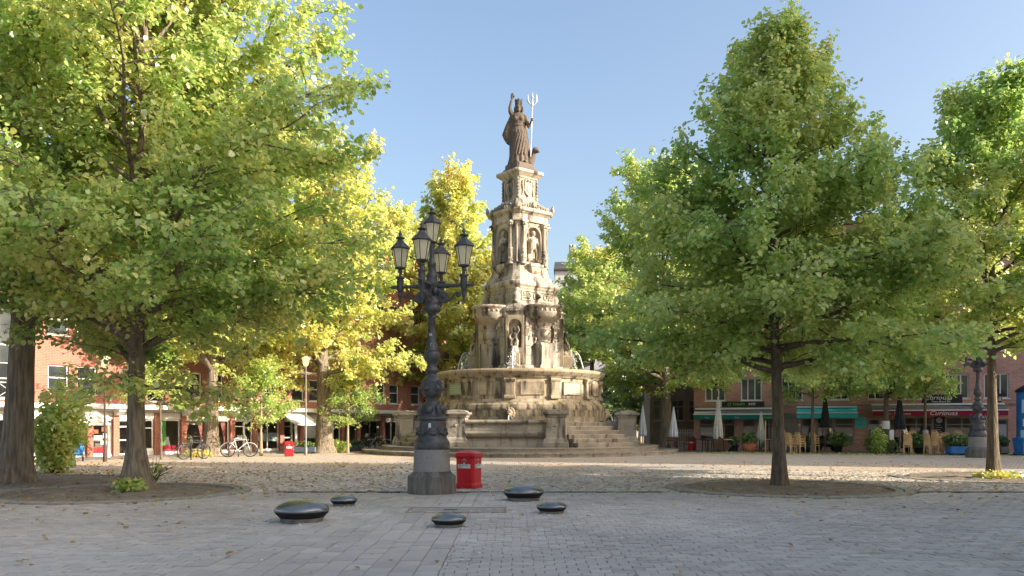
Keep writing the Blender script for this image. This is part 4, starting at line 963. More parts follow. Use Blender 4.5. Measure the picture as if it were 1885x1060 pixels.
k = MB(); k.box(-.03, .03, -.1, -.093, 3.6, 3.65); nb = k.build('number_plate', STICK, lm); text('818', .035, -.027, -.104, 3.612, INK, nb, 'plate_number', .0008)
k = MB(); k.tube([(.02 + .02 * math.cos(q), -.125, 3.4 + .028 * math.sin(q)) for q in [R(40 + 30 * i) for i in range(9)]], .005, 4); k.build('paint_tag', STICK, lm)
d = dup(lm, (gx(1800, 39.3), 39.3, 0), R(20), 'candelabra lamp half hidden behind the slim right edge tree trunk by the cafes', 'cast iron candelabra lamps')
for c in [c for c in d.children if c.name.split('.')[0] in ('sticker', 'number_plate', 'paint_tag')]:
    for g in list(c.children): bpy.data.objects.remove(g)
    bpy.data.objects.remove(c)

# ------------------------------------------------------------------ domed steel seats
who = ['large domed steel seat furthest left in front of the tree pit', 'small domed steel seat just behind the large left one', 'small domed steel seat nearest the camera in the middle',
       'large domed steel seat right of the red bin', 'small domed steel seat furthest right of the five']
for (sx_, sy_, r), lb in zip(seat_spots, who):
    t = thing('domed_seat', lb, 'seat', (sx_, sy_, 0), random.uniform(0, 6), 'domed steel seats set in the paving')
    h = r * .8
    k = MB(); k.lathe([(r * .74, -.03), (r * .78, h * .1), (r * .8, h * .2)], 36); k.build('concrete_foot', CONC, t)
    k = MB(); k.lathe([(r * .8, h * .2), (r * .97, h * .42), (r * .985, h * .5)], 40); k.build('black_skirt', BLACK, t)
    k = MB(); k.lathe([(r * .985, h * .5), (r, h * .53), (r, h * .57), (r * .97, h * .66), (r * .85, h * .78), (r * .65, h * .89), (r * .42, h * .96), (r * .2, h * .995), (0.001, h)], 48, caps=False); k.build('steel_dome', STEEL, t)

# ------------------------------------------------------------------ red litter bins
def bin_(label, loc, rz, sc, detail):
    t = thing('litter_bin', label, 'litter bin', loc, rz, 'red litter bins'); t.scale = (sc,) * 3
    def oc(w, c, z): h = w / 2; return [(h - c, -h, z), (h, -h + c, z), (h, h - c, z), (h - c, h, z), (-h + c, h, z), (-h, h - c, z), (-h, -h + c, z), (-h + c, -h, z)]
    MB().loft([oc(.5, .05, 0), oc(.52, .05, .02), oc(.52, .05, .1), oc(.49, .05, .13)]).build('foot', RED, t)
    MB().loft([oc(.48, .05, .13), oc(.5, .05, .74), oc(.52, .05, .76)]).build('body', RED, t)
    l = MB().loft([oc(.56, .05, .765), oc(.58, .06, .79), oc(.58, .06, .85), oc(.55, .06, .875), oc(.3, .08, .925), oc(.22, .06, .932)]).build('lid', RED, t)
    for a in (0, 1):
        M = RZ(PI / 2 * a)
        k = MB(); k.box(-.17, .17, -.262, -.256, .5, .6, M); k.add([(-.03, -.257, .6), (.02, -.257, .6), (.0, -.257, .66)], [(0, 1, 2)], M); s = k.build('sticker', STICK, t)
        if detail:
            rt = (M @ Matrix.Rotation(PI / 2, 4, 'X')).to_euler()
            p = M @ Vector((-.155, -.2635, .56)); text('Gib mir den', .052, *p, INK, s, 'slogan', .0006, rot=rt)
            p = M @ Vector((-.155, -.2635, .515)); text('Rest.', .052, *p, INK, s, 'slogan', .0006, rot=rt)
        k = MB(); k.tube([(-.06 + .12 * q / 6, -.256, .69 + .02 * math.sin(PI * q / 6)) for q in range(7)], .006, 4, M); k.ball((0, -.254, .715), (.02, .008, .015), 8, 5, M); k.build('emblem', STICK, t)
    return t
p = gp(862, 900); bin_('red litter bin with white slogan stickers right of the lamp base', (p[0], p[1] + .3, 0), R(-24), 1.0, True)

# ------------------------------------------------------------------ trees
tree('linden_tree', 'large linden with forked low limbs standing left in the foreground', gp(252, 904) + (0,), 15.8, .235, 2.9,
     interp([(0, 1.5), (2.5, 3.4), (4.5, 5.0), (7, 5.9), (9, 5.3), (11, 4.2), (13, 3.4), (15.8, .8)]), 64, 118000, .125, .46, 21,
     extra=((3.75, R(10), 4.6, 28), (3.6, R(170), 4.6, 32), (4.2, R(230), 4.6, 30), (4.6, R(-40), 5.0, 28), (2.5, R(15), 2.4, -4), (2.7, R(-70), 2.6, 0)), flare=2.0, hvar=.17)
tree('linden_tree', 'thick trunked old linden at the left edge of the picture', gp(28, 891) + (0,), 17.5, .42, 4.2,
     interp([(0, 2), (3.5, 3.5), (6, 5.6), (10, 6.2), (13, 5.2), (17.5, .8)]), 50, 70000, .17, .52, 33, near=False, flare=1.35, lean=(.07, 0))
tree('linden_tree', 'slim young linden with cone shaped crown right of the fountain', gp(1436, 897) + (0,), 12.0, .17, 2.75,
     interp([(0, 2), (2.6, 3.1), (3.6, 4.3), (5.2, 4.35), (6.5, 3.5), (8, 2.45), (9.5, 1.45), (11, .6), (12.0, .2)]), 74, 88000, .118, .4, 45, bark=BARKY, flare=1.3, elev=(10, 54), hvar=.09, droop=.2, low=.97, shoots=85, lean=(-.018, 0))
tree('linden_tree', 'slim linden at the right edge with sunlit stripe on its trunk', gp(1829, 881) + (0,), 11.9, .17, 3.6,
     interp([(0, 2), (4.0, 2.8), (5.2, 3.7), (7, 3.3), (9, 2.3), (10.6, 1.2), (11.9, .3)]), 58, 66000, .12, .44, 57, bark=BARKY, flare=1.25, elev=(18, 58), shoots=34)
tree('linden_tree', 'pale barked linden on the far pavement behind the leaning bicycle', gp(388, 839) + (0,), 14.5, .42, 4.2,
     interp([(0, 2), (3.8, 3.6), (6, 6.0), (10, 6.0), (12.5, 4), (14.5, 1)]), 40, 40000, .22, .56, 61, near=False, twiggeo=False, flare=1.5, lean=(.03, 0), droop=.1, low=.85)
tree('linden_tree', 'golden linden with forked trunk left of the lamp post', gp(597, 834) + (0,), 16.2, .5, 4.2,
     interp([(0, 2), (4, 4.0), (6, 6.0), (9, 6.2), (12, 4.8), (14.5, 3.0), (16.2, 1)]), 46, 52000, .22, .66, 73, near=False, twiggeo=False, flare=1.5,
     extra=((2.9, R(172), 4.0, 33), (3.1, R(12), 4.6, 40)), droop=.1, low=.85)
tree('linden_tree', 'tall golden linden behind the lamp lanterns and the fountain tower', (gx(838, 58), 58, 0), 20.0, .5, 4.0,
     interp([(0, 2), (4, 4.5), (8, 5.2), (12, 4.3), (16, 2.8), (18.6, 1.7), (20.0, .7)]), 48, 48000, .25, .65, 85, near=False, twiggeo=False)
tree('linden_tree', 'golden green linden between the forked tree and the lamp', (gx(722, 64), 64, 0), 19.0, .5, 4.0,
     interp([(0, 2), (4, 4.8), (9, 5.4), (13, 4.5), (17, 2.4), (19, .8)]), 42, 42000, .26, .63, 97, near=False, twiggeo=False)
tree('linden_tree', 'golden linden in the background behind the left foreground linden', (gx(470, 60), 60, 0), 19, .5, 4.5,
     interp([(0, 2), (4, 5), (9, 6.4), (14, 5), (19, 1)]), 38, 36000, .28, .58, 99, near=False, twiggeo=False)
tree('linden_tree', 'yellow linden with pale trunk behind the right hand fountain steps', (gx(1225, 51), 51, 0), 17.6, .4, 3.6,
     interp([(0, 2), (3.6, 5.0), (7, 7.2), (10, 6.6), (13, 4.6), (16, 2.2), (17.6, .6)]), 54, 60000, .22, .42, 103, near=False, twiggeo=False, flare=1.3)
tree('linden_tree', 'green linden with paper notices round its trunk by the burgundy awning', (gx(1630, 45), 45, 0), 9.6, .19, 2.9,
     interp([(0, 2), (2.8, 3.4), (5, 3.9), (7.5, 2.8), (9.6, .5)]), 28, 20000, .18, .32, 111, near=False, twiggeo=False, bark=BARKY, low=.95)
tree('linden_tree', 'thin linden with a blue notice before the burgundy awning lettering', (gx(1703, 44.5), 44.5, 0), 8.0, .11, 2.9,
     interp([(0, 1.2), (2.8, 1.9), (5, 2.3), (8, .4)]), 22, 9000, .16, .3, 117, near=False, twiggeo=False, bark=BARKY, low=.98)
tree('linden_tree', 'thin linden before the turquoise awning', (gx(1495, 45), 45, 0), 8.6, .1, 2.9,
     interp([(0, 1.2), (2.8, 2.0), (5, 2.4), (8.6, .4)]), 22, 9500, .16, .32, 119, near=False, twiggeo=False, bark=BARKY, low=.98)
PALEB = mat('pale_young_bark', (.4, .32, .22), (.28, .22, .15), scale=6, rough=.9, bump=.4)
for (x, yb, H_, lb, sd) in ((481, 839, 4.6, 'small staked sapling left of the far red bin', 131), (640, 834, 4.9, 'small sapling between the forked linden and the fountain steps', 137)):
    q = gp(x, yb); tree('young_tree', lb, q + (0,), H_, .085, 1.6, interp([(0, .8), (1.5, 1.3), (2.6, 1.75), (3.6, 1.3), (4.9, .3)]), 20, 7000, .11, .36, sd, near=False, twiggeo=False, bark=PALEB, flare=1.1, group='saplings along the far pavement')
tree('linden_tree', 'small crowned linden just right of the fountain tower far behind', (gx(1090, 64), 64, 0), 15.4, .3, 6.5, interp([(0, 2), (6, 3.6), (9, 4.6), (12, 3.6), (15.6, .6)]), 34, 24000, .26, .46, 141, near=False, twiggeo=False)
q = gp(297, 846); tree('young_tree', 'dark stemmed sapling right of the left foreground trunk', q + (0,), 5.2, .06, 2.3, interp([(0, .8), (2.2, 1.2), (3.4, 1.6), (5.2, .3)]), 16, 4500, .12, .4, 139, near=False, twiggeo=False, bark=BARKY, flare=1.1, group='saplings along the far pavement')
# dark trees and shrubs far behind the fountain's right side
for (x, z, H_, rr, lb, sd) in ((1130, 76, 6.6, 3.4, 'dark round shrub tree just right of the fountain basin far behind', 151), (1178, 70, 6.8, 3.2, 'dark green shrub tree behind the white folded parasols', 153)):
    tree('shrub_tree', lb, (gx(x, z), z, 0), H_, .16, 1.0, interp([(0, rr * .7), (1, rr), (3.5, rr), (H_, .6)]), 26, 11000, .24, .42, sd, leafm=LEAFD, near=False, twiggeo=False, group='dark shrub trees behind the fountain')
# shoots at the foot of trunks
q = gp(92, 872); bush('shoot_bush', 'tall yellow green bush of shoots beside the thick left trunk', (q[0], q[1] + .4, 0), (.95, .9, 1.4), 3600, .15, .56, 161, stems=26, lumpy=.42)
q = gp(250, 905); bush('shoot_bush', 'small green shoots at the foot of the left foreground linden', (q[0] + .12, q[1] - .55, 0), (.36, .22, .2), 330, .12, .4, 163, stems=10)
q = gp(287, 898); t = thing('shoot_bush', 'bare twiggy shoots right of the left foreground trunk', 'shrub', (q[0] - .1, q[1], 0)); k = MB(); r4 = random.Random(2)
for i in range(16):
    a = r4.uniform(-.5, .9); L_ = r4.uniform(.3, .85); k.tube([(0, 0, -.02), (L_ * math.sin(a) * .4, r4.uniform(-.1, .1), L_ * .5), (L_ * math.sin(a) * 1.0, r4.uniform(-.2, .2), L_ * math.cos(a))], [.012, .009, .004], 4)
k.build('stems', BARKY, t, False); rg = np.random.default_rng(4); P = np.stack([rg.normal(.0, .16, 70), rg.normal(0, .1, 70), rg.uniform(.05, .6, 70)], 1); inst('foliage', leaves('foliage', P, .11, rg.normal(.4, .1, 70), LEAF, rg), t)
q = gp(372, 841); bush('shoot_bush', 'yellow leaves piled round the pale trunk by the leaning bicycle', (q[0], q[1] - .6, 0), (.75, .35, .2), 500, .14, .8, 167, stems=6, near=False)
q = gp(618, 833); bush('shoot_bush', 'low leafy shoots round the forked linden trunk', (q[0], q[1] - .6, 0), (1.1, .45, .4), 800, .15, .5, 169, stems=8, near=False)
q = gp(1829, 881); bush('grass_tuft', 'dry grass and leaves at the foot of the right edge tree', (q[0], q[1] - .25, 0), (.7, .35, .12), 700, .11, .68, 171, cat='grass tuft', stems=4)
q = gp(1620, 835); bush('shrub', 'reddish and green shrub at the foot of the tree with paper notices', (q[0], q[1], 0), (1.0, .5, .55), 1600, .13, .66, 173, m=LEAFD, near=False)
bush('shrub', 'light green shrub behind the paper notice tree trunk', (gx(1616, 44.2), 44.2, 0), (.42, .4, .75), 900, .13, .4, 175, near=False)

# ------------------------------------------------------------------ buildings
def wall(k, x0, x1, z0, z1, ops, y=0.0, rev=.18):
    """front wall in the plane y with rectangular openings (a, b, c, d) and their reveals"""
    xs = sorted({x0, x1} | {v for o in ops for v in (o[0], o[1]) if x0 < v < x1}); zs = sorted({z0, z1} | {v for o in ops for v in (o[2], o[3]) if z0 < v < z1})
    for i in range(len(xs) - 1):
        for j in range(len(zs) - 1):
            mx, mz = (xs[i] + xs[i + 1]) / 2, (zs[j] + zs[j + 1]) / 2
            if any(o[0] < mx < o[1] and o[2] < mz < o[3] for o in ops): continue
            k.add([(xs[i], y, zs[j]), (xs[i + 1], y, zs[j]), (xs[i + 1], y, zs[j + 1]), (xs[i], y, zs[j + 1])], [(0, 1, 2, 3)])
    for a, b, c, d in ops:
        k.add([(a, y, c), (b, y, c), (b, y, d), (a, y, d), (a, y + rev, c), (b, y + rev, c), (b, y + rev, d), (a, y + rev, d)], [(0, 4, 5, 1), (1, 5, 6, 2), (2, 6, 7, 3), (3, 7, 4, 0)])
def frame(k, a, b, c, d, y, w=.07, t_=.07, mid=(), trans=()):
    k.box(a, a + w, y - t_, y, c, d); k.box(b - w, b, y - t_, y, c, d); k.box(a + w, b - w, y - t_, y, c, c + w); k.box(a + w, b - w, y - t_, y, d - w, d)
    for f in mid: x = a + (b - a) * f; k.box(x - w * .45, x + w * .45, y - t_ + .002, y, c + w, d - w)
    for f in trans: z = c + (d - c) * f; k.box(a + w, b - w, y - t_ + .004, y, z - w * .4, z + w * .4)
def window(b, a, bb, c, d, y=.16, m=None, mid=(.5,), trans=(.68,), sill=True, w=.065, glass=None):
    k = MB(); frame(k, a + .003, bb - .003, c + .003, d - .003, y, w, .06, mid, trans); f = k.build('window', m or WHITE, b)
    xs = [a + .01] + [a + (bb - a) * q for q in mid] + [bb - .01]; zs = [c + .01] + [c + (d - c) * q for q in trans] + [d - .01]
    for i in range(len(xs) - 1):
        for j in range(len(zs) - 1):
            k = MB(); k.add([(xs[i], y - .018, zs[j]), (xs[i + 1], y - .018, zs[j]), (xs[i + 1], y - .018, zs[j + 1]), (xs[i], y - .018, zs[j + 1])], [(0, 1, 2, 3)]); k.build('pane', glass or GLASS, f, False)
    if sill: k = MB(); k.box(a - .06, bb + .06, -.07, y - .06, c - .06, c - .004); k.build('sill', m or WHITE, f)
    return f
def shell(b, x0, x1, depth, z0, z1, m, roof=ROOF, rh=1.4):
    k = MB(); k.add([(x0, 0, z0), (x0, depth, z0), (x0, depth, z1), (x0, 0, z1), (x1, 0, z0), (x1, depth, z0), (x1, depth, z1), (x1, 0, z1)], [(1, 0, 3, 2), (4, 5, 6, 7), (5, 1, 2, 6)]); k.build('side_wall', m, b, False)
    k = MB(); k.prism([(-.3, z1), (-.3, z1 + .12), (depth / 2, z1 + rh), (depth + .2, z1 + .12), (depth + .2, z1)], x0 - .1, x1 + .1); k.build('roof', roof, b)
def room(b, x0, x1, z1, d=2.2, m=None):
    """dark shop interior behind the glass"""
    k = MB(); k.add([(x0, d, 0), (x1, d, 0), (x1, d, z1), (x0, d, z1), (x0, .2, 0), (x1, .2, 0), (x1, .2, z1), (x0, .2, z1)], [(0, 1, 2, 3), (4, 5, 1, 0), (7, 6, 2, 3), (4, 0, 3, 7), (5, 1, 2, 6)]); k.build('shop_interior', m or mat('dim_interior', (.2, .175, .15), (.32, .28, .24), scale=.8, rough=.9), b, False)
def clear_glass():
    m = bpy.data.materials.new('shop_glass'); m.use_nodes = True; N = m.node_tree.nodes; L = m.node_tree.links; N.remove(N['Principled BSDF'])
    tr = N.new('ShaderNodeBsdfTransparent'); tr.inputs[0].default_value = (.82, .86, .85, 1); gl = N.new('ShaderNodeBsdfGlossy'); gl.inputs['Roughness'].default_value = .02
    fr = N.new('ShaderNodeFresnel'); fr.inputs[0].default_value = 1.5; mx = N.new('ShaderNodeMixShader'); ad = N.new('ShaderNodeMath'); ad.inputs[1].default_value = .06; L.new(fr.outputs[0], ad.inputs[0])
    L.new(ad.outputs[0], mx.inputs[0]); L.new(tr.outputs[0], mx.inputs[1]); L.new(gl.outputs[0], mx.inputs[2]); L.new(mx.outputs[0], N['Material Output'].inputs[0]); return m
SGLASS = clear_glass()

# left terrace: red brick over white banded shop fronts
BL = thing('brick_building', 'long red brick building with white banded shop fronts on the left', 'building', (-20.5, 39.4, 0), math.atan2(.816, .578))
piers = [-8.2, -6.5, -4.8, -3.2, -1.6, .1, 1.4, 3.6, 5.1, 6.7, 8.15, 9.7, 11.6, 13.1, 14.8, 16.5, 17.9, 20.2, 22, 24, 26, 28]
kinds = ['win', 'door', 'win', 'win', 'grid', 'red', 'door', 'green', 'curt', 'curt', 'door', 'half', 'door', 'white', 'door', 'dark', 'dark', 'label', 'pink', 'win', 'win']
PWD = .15
for p in piers:
    k = MB(); k.box(p - PWD, p + PWD, -.04, .3, .0, 2.22); k.build('pier', BRICKL, BL)
room(BL, piers[0], piers[-1], 2.2)
for i, kd in enumerate(kinds):
    a, b = piers[i] + PWD + .002, piers[i + 1] - PWD - .002; m = (a + b) / 2
    k = MB(); k.box(a, b, .05, .3, 1.86, 2.2); fa = k.build('fascia', OFFW if kd in ('curt', 'half', 'dark', 'label', 'pink') else WHITE, BL)
    if kd == 'door':
        x = a + .12
        window(BL, a, m + .1, .06, 1.85, .2, WHITE, mid=(.5,) if b - a > 1.25 else (), trans=(.42, .8), sill=False, w=.075, glass=SGLASS); window(BL, m + .1, b, .3, 1.85, .2, WHITE, mid=(), trans=(.72,), sill=False, glass=SGLASS)
        k = MB(); k.box(m + .1, b, .1, .2, .02, .3); k.build('stall_riser', WHITE, BL)
        k = MB(); k.box(m - .02, m + .01, .08, .13, .7, 1.1); k.build('door_handle', GREY, BL)
    elif kd == 'grid':
        window(BL, a, b, .2, 1.5, .2, WHITE, mid=(.62,), trans=(.25, .5, .75), sill=False, glass=SGLASS); k = MB(); k.box(a, b, .1, .2, .02, .2); k.build('stall_riser', WHITE, BL)
    else:
        window(BL, a, b, .12, 1.85, .2, WHITE if kd != 'dark' else GREY, mid=() if b - a < 1.4 else (.5,), trans=(), sill=False, w=.055, glass=SGLASS); k = MB(); k.box(a, b, .1, .2, .02, .12); k.build('stall_riser', WHITE, BL)
    def slab(nm, x0, x1, z0, z1, mm, y=.3): q = MB(); q.box(x0, x1, y, y + .02, z0, z1); return q.build(nm, mm, BL)
    if kd == 'red':
        slab('red_lower_panel', a + .06, b - .06, .2, .5, REDP)
        for (u, v, w_, h_, mm) in ((.1, 1.15, .3, .2, 'o'), (.55, 1.25, .3, .22, 'o'), (.1, .82, .5, .24, 'w'), (.5, .6, .4, .2, 'w'), (.62, .9, .3, .26, 'w')): slab('poster', a + u, min(b - .06, a + u + w_), v, v + h_, mat('orange_poster', (.5, .17, .06), rough=.7) if mm == 'o' else STICK, .28 - u * .03)
    if kd == 'green': slab('green_curtain', a + .1, a + .5, .35, 1.8, GREENC); slab('red_lower_panel', a + .06, b - .06, .16, .5, REDP, .27)
    if kd == 'curt':
        for s in (0, 1):
            q = MB(); n = 10; vs = []; fs = []
            for r_ in range(9):
                z = 1.83 - .2 * r_; wd = .34 * (1 - .62 * math.sin(PI * min(1, r_ / 6) * .5) ** 2)
                for c in range(n + 1):
                    xx = (a + .05 + wd * c / n) if s == 0 else (b - .05 - wd * c / n); vs.append((xx, .34 + .03 * math.sin(c * 1.9), z))
            fs = [(r_ * (n + 1) + c, r_ * (n + 1) + c + 1, (r_ + 1) * (n + 1) + c + 1, (r_ + 1) * (n + 1) + c) for r_ in range(8) for c in range(n)]
            q.add(vs, fs, None, True); q.build('curtain', PINK, BL, False)
        slab('inner_blind', a + .3, b - .3, 1.6, 1.84, OFFW, .5)
    if kd == 'half': slab('frosted_panel', a + .06, b - .06, .62, 1.12, mat('frosted_film', (.55, .6, .58), rough=.5), .215); slab('notice', m - .1, m + .15, 1.15, 1.3, STICK)
    if kd == 'white': slab('roller_blind', a + .06, b - .06, .75, 1.8, WHITE)
    if kd == 'label': s_ = slab('navy_banner', a + .1, b - .1, .2, .48, mat('navy_print', (.02, .025, .12), rough=.6), .2125); text('.de', .2, m + .2, .208, .27, LETW, s_, ext=.001); slab('pale_column', a + .1, a + .5, .2, 1.84, OFFW, .9)
    if kd == 'pink': slab('pink_banner', a + .1, b - .3, .2, .46, mat('crimson_print', (.5, .03, .08), rough=.6), .2125)
    if kd == 'dark': slab('tall_plant_screen', a + .2, b - .1, .1, .7, mat('plant_green', (.05, .12, .03), (.1, .2, .05), scale=20, rough=.9), .6)
tx = lambda s, x, z, sz, m_, **kw: text(s, sz, x, -.06 if kw.pop('p', 0) else .044, z, m_, BL, ext=.004, **kw)
tx('Der', 2.0, 1.92, .24, INK); tx('IAK', 8.55, 1.9, .3, INK); tx('im Ort', 15.1, 1.9, .26, INK); tx('F', 12.2, 1.95, .2, INK)
k = MB(); k.tube([(8.8 + .36 * math.cos(q), .045, 2.0 + .27 * math.sin(q)) for q in [2 * PI * j / 24 for j in range(25)]], .014, 4); k.build('ring_logo', INK, BL)
k = MB(); k.box(-8.4, 28.2, -.75, .2, 2.36, 2.58); k.build('white_band', WHITE, BL)
k = MB(); k.box(-8.4, 28.2, -.1, .3, 2.22, 2.358); k.build('lintel', OFFW, BL)
for p in piers[::2]:
    k = MB(); k.prism([(-.6, 2.356), (-.1, 2.356), (-.1, 2.05), (-.25, 2.05), (-.6, 2.25)], p - .16, p + .16); k.build('corbel', WHITE, BL)
for (p, q) in ((-3.2, .3), (11.4, 13.2)):                     # white slanting porch roofs
    k = MB(); k.prism([(-1.5, 1.55), (-1.5, 1.62), (-.1, 2.36), (-.1, 2.26)], p, q); k.build('porch_roof', WHITE, BL)
    for u in (p + .06, q - .06): k = MB(); k.box(u - .05, u + .05, -1.46, -1.36, 0, 1.56); k.build('porch_post', WHITE, BL)
ops = []
for fl in range(4):
    z = 3.05 + fl * 2.75; x = -7.6; i = 0
    while x < 27.4:
        w_ = .95
        ops.append((x, x + w_, z if (i % 4 != 2 or fl > 1) else 2.75, z + 1.35)); i += 1; x += (1.35, 2.2)[i % 2]
k = MB(); wall(k, -8.4, 28.2, 2.585, 13.4, ops); k.build('wall', BRICKL, BL, False)
BACK = mat('dim_room', (.05, .045, .04), (.09, .08, .07), scale=.6, rough=.9)
for (a, b, c, d) in ops:
    f = window(BL, a, b, c, d, trans=(.55,), mid=())
    if c < 2.8:
        k = MB(); k.box(a, b, -.12, -.09, c + .7, c + .74); k.box(a, b, -.12, -.09, c + .03, c + .07)
        k.tube([(a, -.1, c + .05), (b, -.1, c + .72)], .018, 5); k.tube([(b, -.1, c + .05), (a, -.1, c + .72)], .018, 5); k.build('cross_railing', WHITE, BL)
shell(BL, -8.4, 28.2, 9, 0, 13.4, BRICKL)
pv = thing('left_pavement', 'raised grey pavement along the left shop fronts', None, (-20.5, 39.4, 0), BL.rotation_euler.z); struct(pv)
k = MB(); k.box(-16, 29, -3.2, .6, -.08, .0); k.box(-16, 29, -2.9, .6, -.02, .02); k.build('slab_surface', mat('pavement_slabs', (.28, .25, .21), (.2, .18, .155), scale=2, rough=.9, bump=.2), pv)
for i in range(45):
    k = MB() if i == 0 else k
    if i == 0: k.box(.006, .994, -3.1, -2.905, -.05, .06, bev=.012); kme = k.mesh('kerb_stone', GRANITED)
    inst('kerb_stone', kme, pv, T(-16 + i, 0, 0))

# right row: dark brick with cafe fronts
BR = thing('cafe_building', 'dark brick building with three awning fronted cafes on the right', 'building', (11.6, 52, 0), math.atan2(-6, 17))
WL = 22.5
fronts = [(0.35, 1.35, .5, 2.0, 'w'), (1.5, 2.55, .5, 2.0, 'w'), (3.0, 3.75, .02, 2.0, 'd'), (3.95, 5.2, .5, 2.0, 'w'), (6.45, 7.15, .02, 2.0, 'd'), (7.35, 8.3, .5, 2.0, 'w'), (8.35, 9.45, .5, 2.0, 'w'), (10.2, 10.85, .02, 1.95, 'g'), (10.95, 11.7, .4, 1.95, 'w'),
          (11.95, 13.7, .35, 2.05, 'w'), (14.35, 16.05, .35, 2.05, 'w'), (16.85, 17.5, .02, 1.9, 'g')]
k = MB(); wall(k, 0, WL, 0, 2.75, [f[:4] for f in fronts]); k.build('ground_floor_wall', BRICKR, BR, False); room(BR, .05, WL - .05, 2.3, 3.0, mat('warm_interior', (.34, .24, .17), (.6, .42, .27), scale=1.2, rough=.9))
GREYF = mat('grey_frame', (.38, .37, .355), rough=.6); GDOOR = mat('grey_door_paint', (.46, .46, .46), (.4, .4, .4), scale=2, rough=.6)
for (a, b, c, d, kd) in fronts:
    if kd == 'g':
        k = MB(); k.box(a + .003, b - .003, .08, .14, c, 1.55); dr = k.build('door', GDOOR, BR); k = MB(); k.box(a + .06, a + .2, .07, .078, .35, 1.3); k.build('door_pane', GLASS, dr); k = MB(); k.box(a + .26, a + .28, .04, .08, .5, 1.2); k.build('door_handle', GREY, dr)
        window(BR, a, b, 1.56, d, .16, GREYF, (), (), False)
    else: window(BR, a, b, c, d, .16, GREYF, (.5,) if b - a > 1.2 else (), (.74,), kd == 'w', .07, SGLASS)
ops = []
for fl in range(4):
    for x in (.7, 2.9, 5.3, 7.9, 10.2, 12.2, 14.3, 16.3, 18.4, 20.4): ops.append((x, x + 1.25, 3.1 + fl * 2.7, 4.5 + fl * 2.7))
k = MB(); wall(k, 0, WL, 2.755, 13.6, ops); k.build('wall', BRICKR, BR, False)
for o_ in ops: window(BR, *o_, mid=(.33, .67), trans=())
k = MB(); k.box(-.03, WL + .02, -.06, .1, 2.7, 2.78); k.build('string_course', BROWNP, BR)
shell(BR, 0, WL, 10, 0, 13.6, BRICKR)
k = MB(); k.box(5.42, 6.3, -.03, .05, 0, 2.3); k.build('brown_render', BROWNP, BR)
def awning(x0, x1, z, out, m, stripe, nm='awning'):
    k = MB(); k.prism([(-.02, z + .32), (-.02, z + .36), (-out, z + .08), (-out, z + .04)], x0, x1); a = k.build(nm, m if not stripe else GREY, BR)
    k = MB(); k.box(x0, x1, -out - .015, -out + .015, z - .26, z + .02); k.build('valance', m, a)
    k = MB(); k.box(x0 - .02, x1 + .02, -out - .05, -out + .04, z + .025, z + .1); k.build('front_bar', WHITE, a)
    k = MB(); k.box(x0, x1, -.2, .0, z + .37, z + .47); k.build('cassette', WHITE, a)
    for x in (x0 + .3, x1 - .3): k = MB(); k.tube([(x, -.02, z + .1), (x, -out, z + .05)], .025, 6); k.build('awning_arm', GREY, a)
    return a
a1 = awning(.1, 5.35, 2.18, 1.0, FABG, True); a2 = awning(6.2, 9.6, 2.25, .9, FABT, False); a3 = awning(10.4, 17.3, 2.36, 1.0, FABB, True)
text('traumzeit', .2, 4.2, -1.022, 1.98, NEONG, a1, ext=.003); text('Astra', .12, .8, -1.022, 2.0, LETW, a1, ext=.003); text('Astra', .12, 2.6, -1.022, 2.0, LETW, a1, ext=.003)
text('Curiousa', .34, 13.35, -1.022, 2.14, LETW, a3, ext=.003, shear=.3, sx=1.15); text('Cafe · Restaurant', .2, 11.0, -1.022, 2.16, LETW, a3, ext=.003); text('Bar', .2, 16.6, -1.022, 2.16, LETW, a3, ext=.003)
k = MB(); k.box(1.75, 4.3, -.16, -.02, 2.72, 3.05); s1 = k.build('sign_board', SIGND, BR); text('traum', .3, 2.42, -.163, 2.81, NEONG, s1, ext=.004); text('zeit', .3, 3.35, -.163, 2.81, LETW, s1, ext=.004)
k = MB(); k.tube([(2.2 + .08 * math.cos(q), -.165, 2.86 + .08 * math.sin(q)) for q in [2 * PI * j / 14 for j in range(15)]], .016, 4); k.tube([(2.26, -.165, 2.92), (2.33, -.165, 2.98)], .014, 4); k.build('round_mark', NEONG, s1)
k = MB(); k.box(1.4, 1.74, -.15, -.02, 2.7, 3.06); s2 = k.build('small_sign', STICK, BR)
k = MB(); k.box(13.1, 15.2, -.09, -.02, 2.84, 3.34); s3 = k.build('sign_board', SIGND, BR); text('Curiousa', .36, 13.2, -.095, 3.05, LETW, s3, ext=.004, shear=.3, sx=1.1); text('Tapas Bistro Bar', .15, 13.6, -.095, 2.89, LETW, s3, ext=.003)
k = MB(); k.box(13.75, 14.3, -.06, -.02, 1.1, 2.06); s4 = k.build('menu_board', SIGND, BR); k = MB(); k.lathe([(.16, 0), (.17, .01), (.16, .02)], 20, T(14.0, -.06, 1.85) @ Matrix.Rotation(PI / 2, 4, 'X')); k.build('round_logo', mat('dull_pink', (.5, .4, .38), rough=.6), s4)
k = MB(); r5 = random.Random(8)
for q in range(4):
    k.tube([(13.82 + .05 * j, -.066, 1.56 - .13 * q + .022 * math.sin(j * 2.2 + q)) for j in range(6 + q % 2 * 2)], .012, 4)
k.build('chalk_scribble', LETW, s4)
k = MB(); k.box(9.5, 10.1, -.08, -.02, 1.38, 2.05); s5 = k.build('turquoise_sign', TURQ, BR); k = MB()
for q in range(2): k.tube([(9.6 + .04 * j, -.086, 1.84 - .22 * q + .05 * math.sin(j * 1.9 + q)) for j in range(9)], .009, 4)
k.build('sign_script', mat('dark_teal_ink', (.02, .16, .18), rough=.6), s5)
k = MB()
for q in range(3): k.tube([(9.6 + .05 * j, -.008, 1.1 - .28 * q + .09 * math.sin(j * 2.6 + q)) for j in range(8 - q * 2)], .012, 4)
